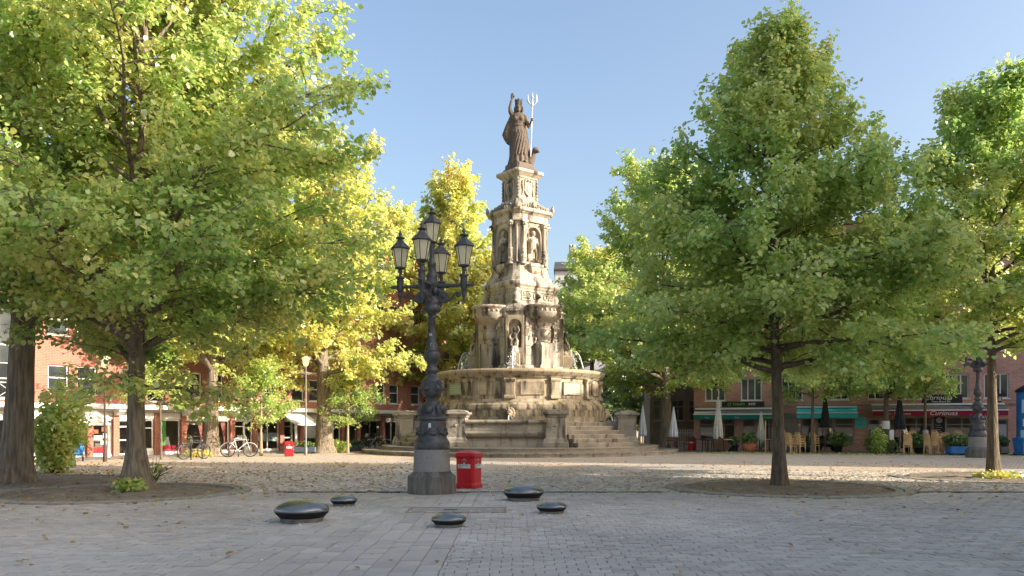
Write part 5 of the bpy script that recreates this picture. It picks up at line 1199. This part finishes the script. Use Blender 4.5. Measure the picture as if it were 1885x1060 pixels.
k.build('graffiti', STICK, BR)
for (x, z) in ((17.02, 2.86),):
    k = MB(); k.loft([[(x + a_ * w_, -.2 + b_ * w_ - .05, z_) for a_, b_ in ((-1, -1), (1, -1), (1, 1), (-1, 1))] for z_, w_ in ((z, .07), (z + .04, .09), (z + .34, .12), (z + .38, .15), (z + .5, .05))]); wlp = k.build('wall_lantern', DARKM, BR); k = MB(); k.box(x - .06, x + .06, -.375, -.36, z + .08, z + .32); k.build('lantern_pane', LGLASS, wlp); k = MB(); k.box(x - .03, x + .03, -.15, 0, z + .1, z + .16); k.build('bracket', DARKM, wlp)
for (x, z) in ((10.9, 1.5), (16.7, 1.4), (6.35, 1.5)): k = MB(); k.box(x - .07, x + .07, -.03, 0, z, z + .14); k.build('house_number_plate', STICK, BR)
rp = thing('right_pavement', 'raised grey pavement along the cafe fronts', None, (11.6, 52, 0), BR.rotation_euler.z); struct(rp)
k = MB(); k.box(-2, 40, -4.4, .3, -.06, .03); k.build('slab_surface', mat('pavement_slabs', (.28, .25, .21)), rp)
for i in range(42):
    inst('kerb_stone', kme, rp, T(-2 + i, -1.55, 0))
k = MB(); rg = np.random.default_rng(9); n = 5200; P = np.stack([rg.uniform(1, 19, n), rg.normal(-5.3, .38, n), np.full(n, .005)], 1)
me = leaves('grass', P, .14, rg.normal(.45, .15, n), LEAF, rg, False); o = inst('verge_grass', me, None, Matrix.Translation((11.6, 52, 0)) @ RZ(BR.rotation_euler.z)); tag(o, 'thin strip of patchy grass along the kerb before the cafes', None, None, 'stuff')

# pale apartment house far behind the fountain
BW = thing('apartment_house', 'pale plastered apartment house with balconies behind the fountain', 'building', (4.0, 76, 0), R(-4))
ops = [(x, x + 1.1, 1.0 + fl * 3.3, 3.0 + fl * 3.3) for fl in range(4) for x in (.7, 2.3, 4.4, 6.0, 8.2, 9.8, 11.6)]
k = MB(); wall(k, 0, 13.4, 0, 16, ops); k.build('wall', LAV, BW, False)
for o_ in ops: window(BW, *o_, trans=(.6,))
for fl in range(1, 4):
    for (a, b) in ((.4, 3.7), (5.8, 9.5)):
        k = MB(); z = .85 + fl * 3.3; k.box(a, b, -1.1, 0, z - .16, z); bc = k.build('balcony', GREY, BW)
        k = MB(); k.box(a, b, -1.1, -1.06, z + .9, z + .95)
        for j in range(int((b - a) / .16)): k.box(a + .05 + j * .16, a + .075 + j * .16, -1.09, -1.07, z, z + .9)
        k.build('railing', DARKM, bc)
shell(BW, 0, 13.4, 10, 0, 16, LAV, ROOF, 1.8)
for x in (1.45, 1.75): k = MB(); k.lathe([(.13, 16.2), (.13, 18.6), (.16, 18.62), (.16, 18.8)], 10, T(x, 2, 0)); k.build('metal_flue', mat('bright_flue', (.6, .6, .6), rough=.3, metal=.6), BW)
BG = thing('brown_house', 'dull brown house with white fence at the left end of the cafes', 'building', (gx(1196, 60), 60, 0), R(-6))
ops = [(x, x + .9, 1.9 + fl * 2.6, 3.4 + fl * 2.6) for fl in range(3) for x in (.3, 1.6, 2.9)]
k = MB(); wall(k, 0, 4.0, 0, 9.5, ops); k.build('wall', BROWNP, BG, False)
for o_ in ops: window(BG, *o_, m=GREYF)
shell(BG, 0, 4.0, 8, 0, 9.5, BROWNP)
fn = thing('picket_fence', 'white picket fence before the brown house', 'fence', (gx(1246, 56), 56, 0), R(-6))
pk = MB().box(-.03, .03, -.012, .012, .05, 1.3).mesh('picket', WHITE)
for i in range(10): inst('picket', pk, fn, T(i * .12, 0, 0))
k = MB(); k.box(-.05, 1.15, .013, .04, .3, .36); k.box(-.05, 1.15, .013, .04, 1.0, 1.06); k.build('rail', WHITE, fn)

# houses beside the square, outside the picture: their shade lies over the foreground
def side_house(label, x0, x1, y0, y1, h, m):
    b = thing('side_house', label, 'building', (x0, y1, 0), R(-90))
    n = y1 - y0; ops = [(x, x + 1.2, 1 + fl * 3.2, 2.9 + fl * 3.2) for fl in range(int((h - 1) / 3.2)) for x in np.arange(.8, n - 2, 2.6)]
    k = MB(); wall(k, 0, n, 0, h, ops); k.build('wall', m, b, False)
    wm = MB(); frame(wm, 0, 1.194, 0, 1.894, .16, .065, .06, (.5,), (.68,)); me = wm.mesh('window', WHITE); pm = MB().add([(0, .14, 0), (1.194, .14, 0), (1.194, .14, 1.894), (0, .14, 1.894)], [(0, 1, 2, 3)]).mesh('pane', GLASS, False)
    for o_ in ops: w_ = inst('window', me, b, T(o_[0] + .003, 0, o_[2] + .003)); inst('pane', pm, w_)
    shell(b, 0, n, x1 - x0, 0, h, m, ROOF, .6)
side_house('tall brick corner house beside the square whose shade covers the foreground', 26, 32, -34, 15.7, 21.3, OFFW)
side_house('plastered house beyond the side street whose shade covers the fountain steps', 42, 54, 21.0, 37.5, 18.6, LAV)

# ------------------------------------------------------------------ small things in front of the shops and cafes
def rloc(x, z): return (gx(x, z), z, .03)
for (x, yb, lb, rz) in ((532, 840, 'red litter bin standing alone on the far left pavement', R(20)), (1274, 829.5, 'red litter bin at the edge of the cafe terrace', R(-15))):
    q = gp(x, yb); bin_(lb, (q[0], q[1], .0), rz, .82 if x < 900 else .9, False)

# closed parasols
def parasol(label, x, z, ztop, zlow, r, m, base=True, ragged=0.0, seed=1):
    t = thing('closed_parasol', label, 'parasol', rloc(x, z), 0, 'folded cafe parasols')
    k = MB(); k.tube([(0, 0, 0), (0, 0, ztop - .05)], .03, 8); k.build('pole', GREY, t)
    n = 40; rings = []; rr = random.Random(seed)
    for f in (0, .05, .25, .55, .8, .93, 1.0):
        z_ = ztop - (ztop - zlow) * f; rad = r * (.12 + .88 * min(1, f * 1.15)) * (1 if f < .95 else .92)
        rings.append([(rad * (1 + .3 * math.sin(8 * a_ + .7 * f)) * math.cos(a_), rad * (1 + .3 * math.sin(8 * a_ + .7 * f)) * math.sin(a_), z_ - (ragged * abs(math.sin(4 * a_)) if f > .9 else 0)) for a_ in [2 * PI * j / n for j in range(n)]])
    MB().loft(rings, None, True, True).build('canopy', m, t)
    k = MB(); zb = zlow + (ztop - zlow) * .3; k.lathe([(r * .95, zb), (r * .98, zb + .03), (r * .95, zb + .06)], 16); k.build('strap', m, t)
    k = MB(); k.lathe([(.02, ztop - .02), (.04, ztop + .02), (.01, ztop + .1)], 8); k.build('finial', GREY, t)
    if base: k = MB(); k.box(-.3, .3, -.3, .3, -.03, .07, bev=.02); k.lathe([(.05, .07), (.05, .3)], 10); k.build('base', CONC, t)
    return t
parasol('white folded parasol nearest the fountain steps', 1183, 50, 2.75, .85, .22, FABW, seed=2)
parasol('white folded parasol just right of the pale linden trunk', 1240, 48.5, 2.6, .8, .22, FABW, seed=3)
parasol('white folded parasol far off showing only above a fountain post', 1136, 57, 2.9, 1.0, .2, FABW, seed=8)
parasol('tall cream folded parasol before the green awning', 1322, 47.6, 3.2, .85, .24, FABC, ragged=.35, seed=4)
parasol('short ragged cream parasol left of the slim linden trunk', 1401, 48, 2.35, .7, .2, FABC, ragged=.5, seed=5)
parasol('charcoal folded parasol before the turquoise awning', 1519, 47, 3.35, 1.42, .22, FABD, seed=6)
parasol('charcoal folded parasol before the burgundy awning', 1656, 45, 3.4, 1.3, .24, FABD, seed=7)

# rattan chairs in stacks
def chair():
    t = thing('rattan_chair', 'x', 'chair')
    def part(nm, f): k = MB(); f(k); k.build(nm, WOOD, t)
    part('seat', lambda k: k.box(-.19, .19, -.19, .19, .36, .4, bev=.015))
    for sx_ in (-1, 1):
        part('leg', lambda k: k.tube([(sx_ * .19, -.2, 0), (sx_ * .18, -.17, .38), (sx_ * .2, -.16, .55)], .018, 6)); part('leg', lambda k: k.tube([(sx_ * .18, .26, 0), (sx_ * .17, .19, .4)], .018, 6))
    part('backrest', lambda k: (k.tube([(-.17, .19, .38), (-.18, .26, .62), (-.1, .29, .76), (.1, .29, .76), (.18, .26, .62), (.17, .19, .38)], .018, 6), k.box(-.15, .15, .235, .255, .46, .7)))
    part('armrest', lambda k: (k.tube([(-.2, -.16, .55), (-.2, .1, .56), (-.18, .25, .56)], .016, 6), k.tube([(.2, -.16, .55), (.2, .1, .56), (.18, .25, .56)], .016, 6)))
    return t
c0 = None
stacks = [(1457, 45.2, 4, 'left of the two chair stacks beside the slim linden trunk', 2), (1473, 45.1, 4, 'right of the two chair stacks beside the slim linden trunk', 2.2), (1449, 46.2, 5, 'chair stack half behind the slim linden trunk', 1.9), (1499, 46.4, 4, 'chair stack behind the dark bush before the turquoise awning', 2.3),
          (1671, 43.4, 4, 'chair stack right of the charcoal parasol at the burgundy cafe', 2.6), (1681, 44.2, 5, 'chair stack left behind the potted shrub at the burgundy cafe', 2.5), (1712, 43.0, 4, 'chair stack just right of the thin notice tree', 2.0), (1725, 42.8, 5, 'chair stack under the round menu logo', 2.2), (1742, 43.2, 4, 'chair stack behind the lilac planter box', 2.4), (1766, 43.6, 5, 'rearmost chair stack over the lilac planter box', 2.3)]
pos = ('bottom', 'second', 'third', 'fourth', 'top')
for (x, z, n, lb, rz) in stacks:
    for i in range(n):
        nm = 'rattan chair, ' + (pos[i] if i < n - 1 else 'top') + ' of the ' + lb
        loc = (gx(x, z), z, .03 + .125 * i)
        if c0 is None: c0 = chair(); c0.location = loc; c0.rotation_euler = (0, 0, rz); c0['label'] = nm; c0['group'] = 'stacked rattan chairs'
        else: dup(c0, loc, rz + random.uniform(-.05, .05), nm, 'stacked rattan chairs')

# pots and planters
def pot(label, x, z, r, h, bush_r, n, size, hue, m, seed, lm_=None, square=False, w=None, name='potted_plant'):
    t = thing(name, label, 'potted plant', rloc(x, z), 0, 'potted plants by the cafes')
    if square:
        k = MB(); k.box(-w, w, -r, r, .06, h, bev=.015); k.build('planter_box', m, t); k = MB()
        for q in range(3): k.box(-w - .01, w + .01, -r - .012, -r - .002, .1 + q * (h - .1) / 3, .1 + (q + .75) * (h - .1) / 3)
        k.build('slat', m, t); k = MB(); k.box(-w + .05, -w + .12, -r + .03, r - .03, 0, .06); k.box(w - .12, w - .05, -r + .03, r - .03, 0, .06); k.build('feet', DARKM, t)
    else:
        k = MB(); k.lathe([(r * .72, 0), (r * .95, h * .85), (r * 1.05, h * .87), (r * 1.05, h), (r * .9, h)], 20); k.build('pot', m, t)
    bush(None, None, None, bush_r, n, size, hue, seed, lm_ or LEAFD, parent=t, near=False, z0=h - .05)
    return t
tp = pot('squat terracotta jar with grassy plant before the green awning', 1379, 46.9, .4, .55, (.45, .4, .3), 700, .16, .5, TERRA, 201)
ch = [c for c in tp.children if c.name.startswith('pot')][0]; k = MB(); k.lathe([(.25, 0), (.38, .12), (.42, .3), (.38, .45), (.28, .55), (.3, .6), (.24, .6)], 24); ch.data = k.mesh('pot', TERRA)
pot('black planter with dark round bush beside the stacked chairs', 1486, 46.6, .38, .28, (.42, .4, .36), 1000, .12, .25, DARKM, 203)
pot('black pot with light green shrub before the turquoise cafe', 1543, 46.3, .25, .36, (.62, .5, .42), 1000, .13, .5, DARKM, 205)
pot('black pot with bushy green shrub before the burgundy cafe', 1691, 43.7, .25, .34, (.45, .42, .42), 1100, .12, .45, DARKM, 207)
pot('low lilac and blue slatted planter box full of shrubs', 1762, 42.2, .28, .45, (.7, .4, .36), 1500, .12, .4, BLUE, 209, square=True, w=.47)
pot('black tub with shrubs half hidden by the second lamp base', 1781, 42.8, .28, .4, (.42, .4, .34), 600, .12, .5, DARKM, 211)
pot('small conifer in a grey box beside the grey door', 1846, 43.0, .2, .4, (.28, .26, .34), 800, .1, .12, GREY, 213, square=True, w=.22)
pot('black planter of herbs behind the wooden tables', 1349, 47.2, .35, .4, (.3, .3, .26), 500, .12, .3, DARKM, 215)
pot('blue planter crate beside the slim linden trunk', 1445, 46.6, .2, .36, (.25, .25, .3), 400, .12, .3, BLUE, 217, square=True, w=.2)
for (x, z, w_, lb, sd) in ((562, 44.5, .55, 'slate planter trough right of the far red bin', 221), (634, 48.5, .42, 'slate planter trough right of the forked linden', 223), (654, 49.5, .5, 'slate planter trough by the dark shop window', 225)):
    t = pot(lb, x, z, .18, .34, (w_, .2, .2), 400, .12, .45, SLATE, sd, square=True, w=w_)
def wpot(x, zz, lb, sd):
    t = thing('window_plant', lb, 'potted plant', (0, 0, 0), 0, 'plants in the curtained shop window'); M = BL.matrix_basis @ T(x, .75, .28); t.location = M.translation
    k = MB(); k.lathe([(.1, 0), (.14, .2), (.15, .22), (.12, .22)], 14); k.build('pot', TERRA if sd % 2 else OFFW, t); bush(None, None, None, (.26, .22, .3), 260, .13, .4, sd, LEAF, parent=t, near=False, z0=.2)
bpy.context.view_layer.update()
wpot(5.75, 0, 'house plant in the left pink curtained shop window', 231); wpot(7.5, 0, 'house plant in the right pink curtained shop window', 233)
sh = thing('window_shelf', 'low white shelf under the plants in the curtained window', 'shelf', (0, 0, 0)); sh.matrix_basis = BL.matrix_basis.copy(); k = MB(); k.box(5.3, 8.0, .55, .95, .0, .278); k.build('board', OFFW, sh)

# wooden tables and benches of the first cafe
def table(label, x, z, rz, m, fold=False):
    t = thing('cafe_table', label, 'table', rloc(x, z), rz, 'wooden cafe tables')
    k = MB()
    if fold: k.box(-.45, .45, -.03, .03, .25, .95, Matrix.Rotation(R(35), 4, 'Y') @ T(.1, 0, -.1), bev=.01)
    else: k.box(-.45, .45, -.35, .35, .68, .72, bev=.01)
    k.build('tabletop', m, t)
    for (a, b) in ((-.38, -.28), (.38, -.28), (-.38, .28), (.38, .28)): k = MB(); k.tube([(a, b, 0), (a * .9, b, .68)], .025, 6); k.build('leg', DARKM, t)
table('dark wooden table left of the tall cream parasol', 1308, 47.4, .3, WOODD); table('brown wooden table just right of the tall cream parasol', 1333, 47.3, -.2, WOOD); table('dark folded table on edge before the green awning', 1318, 46.8, .1, WOODD, True)
table('dark wooden table near the terrace edge red bin', 1290, 48.6, .0, WOODD); table('rattan topped low table beside the ragged cream parasol', 1413, 47.2, .4, WOOD)
def bench(label, x, z, rz):
    t = thing('wooden_bench', label, 'bench', rloc(x, z), rz, 'wooden terrace benches')
    for q in range(3): k = MB(); k.box(-.6, .6, -.2 + q * .13, -.09 + q * .13, .42, .45); k.build('seat_slat', WOODD, t)
    for q in range(2): k = MB(); k.box(-.6, .6, .2, .23, .58 + q * .14, .69 + q * .14); k.build('back_slat', WOODD, t)
    for s in (-1, 1): k = MB(); k.box(s * .5 - .03, s * .5 + .03, -.2, -.15, 0, .42); k.box(s * .5 - .03, s * .5 + .03, .17, .22, 0, .84); k.box(s * .5 - .028, s * .5 + .028, -.15, .17, .36, .41); k.build('leg', WOODD, t)
bench('dark wooden bench right of the pale linden trunk', 1247, 47.6, .1); bench('dark wooden bench behind the terrace edge red bin', 1262, 49, -.1); bench('dark bench under the green awning', 1340, 49, .05)
for (x, lb) in ((1409, 'thin wooden stake left of the slim linden trunk'), (1423, 'thin wooden stake hard by the slim linden trunk')):
    t = thing('wooden_stake', lb, 'stake', rloc(x, 46.8)); k = MB(); k.box(-.03, .03, -.03, .03, -.02, 1.75); k.build('post', WOOD, t); k = MB(); k.loft([sqr(.03, 1.752), sqr(.004, 1.8)]); k.build('tip', WOOD, t)

# bicycles
def bicycle(label, loc, rz, m):
    t = thing('bicycle', label, 'bicycle', loc, rz, 'parked bicycles'); X = Matrix.Rotation(PI / 2, 4, 'X')
    for x in (-.52, .52):
        ring = lambda r, n=28: [(x + r * math.cos(2 * PI * j / n), 0, .34 + r * math.sin(2 * PI * j / n)) for j in range(n + 1)]
        w = MB().tube(ring(.33), .022, 6).build('wheel', BLACK, t); MB().tube(ring(.3), .012, 5).build('rim', GREY, w)
        k = MB()
        for j in range(14): a = PI * 2 * j / 14; k.tube([(x, 0, .34), (x + .3 * math.cos(a), 0, .34 + .3 * math.sin(a))], .003, 3)
        k.ball((x, 0, .34), (.03, .05, .03), 8, 5); k.build('spokes', GREY, w)
        k = MB(); k.tube([(x + .36 * math.cos(a), 0, .34 + .36 * math.sin(a)) for a in [R(20 + 12 * j) for j in range(12)]], .02, 5, squash=.4); k.build('mudguard', m, w)
    k = MB(); b_, s_, h_ = (-.08, 0, .32), (-.2, 0, .82), (.34, 0, .86)
    for p_, q_ in ((b_, s_), (s_, h_), (b_, (.37, 0, .74)), ((-.52, 0, .34), b_), ((-.52, 0, .34), s_), (h_, (.39, 0, .7)), ((.39, 0, .7), (.52, 0, .34))): k.tube([p_, q_], .017, 7)
    k.tube([s_, (-.23, 0, .93)], .013, 6); k.tube([h_, (.31, 0, 1.02)], .014, 6); k.build('frame', m, t)
    k = MB(); k.loft([[(-.36, -.09, z_), (-.36, .09, z_), (-.2, .05, z_), (-.1, .02, z_), (-.1, -.02, z_), (-.2, -.05, z_)] for z_ in (.93, .97)]); k.build('saddle', BLACK, t)
    k = MB(); k.tube([(.2, -.28, 1.04), (.3, -.2, 1.05), (.32, 0, 1.03), (.3, .2, 1.05), (.2, .28, 1.04)], .013, 6); k.build('handlebar', GREY, t)
    k = MB(); k.lathe([(.08, -.01), (.08, .01)], 14, T(-.08, .04, .32) @ X); k.tube([(-.08, -.06, .32), (-.02, -.06, .18)], .012, 5); k.tube([(-.08, .08, .32), (-.14, .08, .46)], .012, 5); k.box(-.06, .02, -.14, -.06, .165, .185); k.box(-.18, -.1, .08, .16, .45, .47); k.build('crank', GREY, t)
    k = MB(); k.box(-.62, -.3, -.06, .06, .74, .75); k.tube([(-.58, .06, .74), (-.52, .06, .36)], .008, 4); k.tube([(-.58, -.06, .74), (-.52, -.06, .36)], .008, 4); k.build('carrier', GREY, t)
    k = MB(); k.ball((.42, 0, .84), (.04, .04, .05), 8, 6); k.build('headlamp', GREY, t)
    return t
WBIKE = mat('white_frame_paint', (.6, .6, .6), rough=.4); DBIKE = mat('dark_frame_paint', (.03, .03, .04), rough=.4)
q = gp(357, 845); bicycle('dark bicycle leaning by the pale barked trunk', q + (0,), R(55), DBIKE)
q = gp(440, 841); bicycle('white bicycle parked before the frosted shop window', q + (0,), R(20), WBIKE)
bicycle('dark bicycle nearest the left end of the fountain steps', (gx(684, 48.5), 48.5, .0), R(40), DBIKE); bicycle('pale bicycle behind the one by the fountain steps', (gx(697, 50), 50, .0), R(30), WBIKE)
for (x, yb, lb) in ((430, 841, 'low iron stand at the white bicycle'), (362, 846, 'low iron stand at the dark leaning bicycle')):
    q = gp(x, yb); t = thing('bicycle_stand', lb, 'bike stand', q + (0,), R(60)); k = MB(); k.tube([(-.3, 0, -.03), (-.3, 0, .7), (-.24, 0, .78), (.24, 0, .78), (.3, 0, .7), (.3, 0, -.03)], .028, 8); k.build('hoop', DARKM, t); k = MB(); k.tube([(-.3, 0, .4), (.3, 0, .4)], .02, 6); k.build('crossbar', DARKM, t)

# motor scooters
def scooter(label, x, z, rz):
    t = thing('motor_scooter', label, 'scooter', rloc(x, z), rz, 'parked motor scooters'); X = Matrix.Rotation(PI / 2, 4, 'X')
    for px_ in (-.55, .55): w = MB(); w.lathe([(.12, -.05), (.22, -.06), (.25, -.03), (.25, .03), (.22, .06), (.12, .05)], 24, T(px_, 0, .25) @ X); o_ = w.build('wheel', BLACK, t); w = MB(); w.lathe([(.13, -.04), (.13, .04)], 12, T(px_, 0, .25) @ X); w.build('hub', GREY, o_)
    k = MB(); k.loft([[(x_, y_ * wd, z_) for y_, z_ in ((-1, zl), (1, zl), (1, zh * .8 + zl * .2), (.6, zh), (-.6, zh), (-1, zh * .8 + zl * .2))] for x_, wd, zl, zh in ((-.85, .06, .6, .72), (-.6, .17, .42, .78), (-.25, .17, .3, .74), (.0, .15, .25, .45), (.3, .15, .25, .36))], None, True, True); k.build('body', DARKM, t)
    k = MB(); k.loft([[(x_, -.2, z_), (x_ + .05, 0, z_), (x_, .2, z_), (x_ - .05, .2, z_), (x_, 0, z_), (x_ - .05, -.2, z_)] for x_, z_ in ((.38, .3), (.4, .6), (.34, .9))], None, True); k.build('leg_shield', DARKM, t)
    k = MB(); k.box(-.78, -.12, -.15, .15, .76, .86, bev=.04); k.build('saddle', BLACK, t)
    k = MB(); k.tube([(.55, 0, .25), (.4, 0, .75), (.33, 0, 1.0)], .035, 8); k.tube([(.28, -.32, 1.04), (.34, 0, 1.0), (.28, .32, 1.04)], .02, 6); k.build('steering', GREY, t)
    k = MB(); k.ball((.42, 0, .95), (.09, .1, .09)); k.build('headlamp', LETW, t); k = MB(); k.add([(.4, -.16, 1.0), (.4, .16, 1.0), (.28, .13, 1.35), (.28, -.13, 1.35)], [(0, 1, 2, 3)]); k.build('windscreen', LGLASS, t, False)
    for s in (-1, 1): k = MB(); k.tube([(.3, s * .22, 1.05), (.32, s * .3, 1.18)], .008, 4); k.ball((.32, s * .31, 1.2), (.02, .06, .04), 8, 5); k.build('mirror', DARKM, t)
    return t
scooter('dark motor scooter under the charcoal parasol at the turquoise cafe', 1521, 47.9, R(-60)); scooter('dark motor scooter under the charcoal parasol at the burgundy cafe', 1658, 45.7, R(-70))

# blue hoarding and waste container at the right edge, blue pushchair at the left, notices on trunks
hb = thing('advertising_column', 'blue poster column at the right edge of the picture', 'poster column', (gx(1893, 43), 43, 0)); k = MB(); k.lathe([(.62, 0), (.62, .25), (.56, .3)], 28); k.build('base', DARKM, hb); k = MB(); k.lathe([(.55, .3), (.55, 3.3)], 28); k.build('poster_drum', BLUE, hb)
k = MB(); k.lathe([(.6, 3.3), (.62, 3.4), (.5, 3.5), (.1, 3.75)], 28); k.build('cap', DARKM, hb)
for (a_, z0, z1, m_) in ((-2.7, 2.2, 2.9, BLUEL), (-2.6, 1.5, 1.9, LETW), (-2.8, .8, 1.3, BLUEL)): k = MB(); k.lathe([(.556, z0), (.556, z1)], 10, None, True, False, a0=a_, a1=a_ + .9); k.build('poster', m_, hb)
wc = thing('waste_container', 'blue wheeled waste container before the poster column', 'waste container', (gx(1884, 41.5), 41.5, 0), R(10)); k = MB(); k.loft([[(x_ * w_, y_ * w_, z_) for x_, y_ in ((-1, -1), (1, -1), (1, 1), (-1, 1))] for z_, w_ in ((.08, .28), (.85, .35))]); k.build('body', BLUE, wc); k = MB(); k.box(-.37, .37, -.38, .36, .853, .93, bev=.03); k.build('lid', BLUE, wc)
for s in (-1, 1): k = MB(); k.lathe([(.09, -.03), (.09, .03)], 12, T(s * .24, .3, .09) @ Matrix.Rotation(PI / 2, 4, 'Y')); k.build('wheel', BLACK, wc); k = MB(); k.box(s * .2 - .06, s * .2 + .06, -.352, -.34, .68, .72); k.build('slot', DARKM, wc)
q = gp(143, 849); pc_ = thing('pushchair', 'blue pushchair standing before the white framed shop at left', 'pushchair', q + (0,), R(30)); k = MB(); k.loft([[(x_ * w_, y_ * w_ - o_, z_) for x_, y_ in ((-1, -1), (1, -1), (1, 1), (-1, 1))] for z_, w_, o_ in ((.25, .14, 0), (.32, .2, .02), (.45, .22, 0), (.6, .2, -.1))]); k.build('seat', BLUE, pc_)
k = MB(); k.ball((0, .12, .62), (.22, .2, .18)); k.build('hood', BLUE, pc_); k = MB(); k.tube([(-.2, -.2, .1), (-.2, .3, .75), (.2, .3, .75), (.2, -.2, .1)], .014, 6); k.tube([(-.2, .25, .1), (-.2, -.05, .4)], .014, 6); k.tube([(.2, .25, .1), (.2, -.05, .4)], .014, 6); k.build('frame', DARKM, pc_)
for (a, b) in ((-.2, -.2), (.2, -.2), (-.2, .25), (.2, .25)): k = MB(); k.lathe([(.09, -.02), (.09, .02)], 14, T(a, b, .09) @ Matrix.Rotation(PI / 2, 4, 'Y')); k.build('wheel', BLACK, pc_)
for (x, z, r_, z0, lb, m_) in ((1630, 45, .2, 1.35, 'white paper notice wrapped round the trunk by the burgundy awning', STICK), (1703, 44.5, .13, .85, 'pale blue paper notice on the thin trunk before the burgundy lettering', mat('pale_blue_paper', (.45, .47, .62), rough=.8)), (1641, 44.6, None, 1.0, 'white paper notice on a thin post right of the notice tree', STICK)):
    t = thing('paper_notice', lb, 'notice', (gx(x, z), z, 0), 0)
    if r_: k = MB(); k.lathe([(r_ + .012, z0), (r_ + .012, z0 + .45)], 14, T(.012 * z0, 0, 0), True, False, a0=-PI, a1=-.2); k.build('sheet', m_, t, False)
    else: k = MB(); k.box(-.12, .12, -.04, -.03, .75, 1.3); k.build('sheet', m_, t); k = MB(); k.tube([(0, 0, -.03), (0, 0, 1.4)], .025, 6); k.build('post', GREY, t)
# lamp and sign posts
def post(label, x, yb, h, r=.04, head=None, m=None):
    q = gp(x, yb); t = thing('lamp_post' if head else 'sign_post', label, 'lamp post' if head else 'post', q + (0,), 0); k = MB(); k.lathe([(r * 1.8, -.03), (r * 1.8, .35), (r, .42), (r * .75, h)], 12); k.build('pole', m or GREY, t)
    if head == 'lamp': k = MB(); k.lathe([(.05, h), (.12, h + .05), (.19, h + .4), (.24, h + .42), (.06, h + .55)], 14); k.build('lamp_head', LGLASS, t)
    elif head == 'twin':
        for s in (-1, 1): k = MB(); k.tube([(0, 0, h - .5), (s * .25, 0, h - .35), (s * .3, 0, h - .2)], .02, 6); k.ball((s * .3, 0, h - .08), .12); k.build('lamp_head', LETW, t)
    else: k = MB(); k.lathe([(r * .75, h), (r * .9, h + .03), (.005, h + .08)], 10); k.build('cap', m or GREY, t)
    return t
RUST = mat('brown_post_paint', (.07, .045, .035), rough=.7)
post('slim dark lamp post before the red panelled shop window', 193, 850, 4.0, .045, 'lamp', RUST); post('slim pale lamp post left of the forked linden', 563, 838, 4.6, .05, 'lamp'); 
post('slim grey lamp post just right of the fountain basin', 1113, 812, 6.5, .09, 'lamp'); post('twin globe lamp post right of the fountain basin', 1125, 810, 5.2, .09, 'twin')
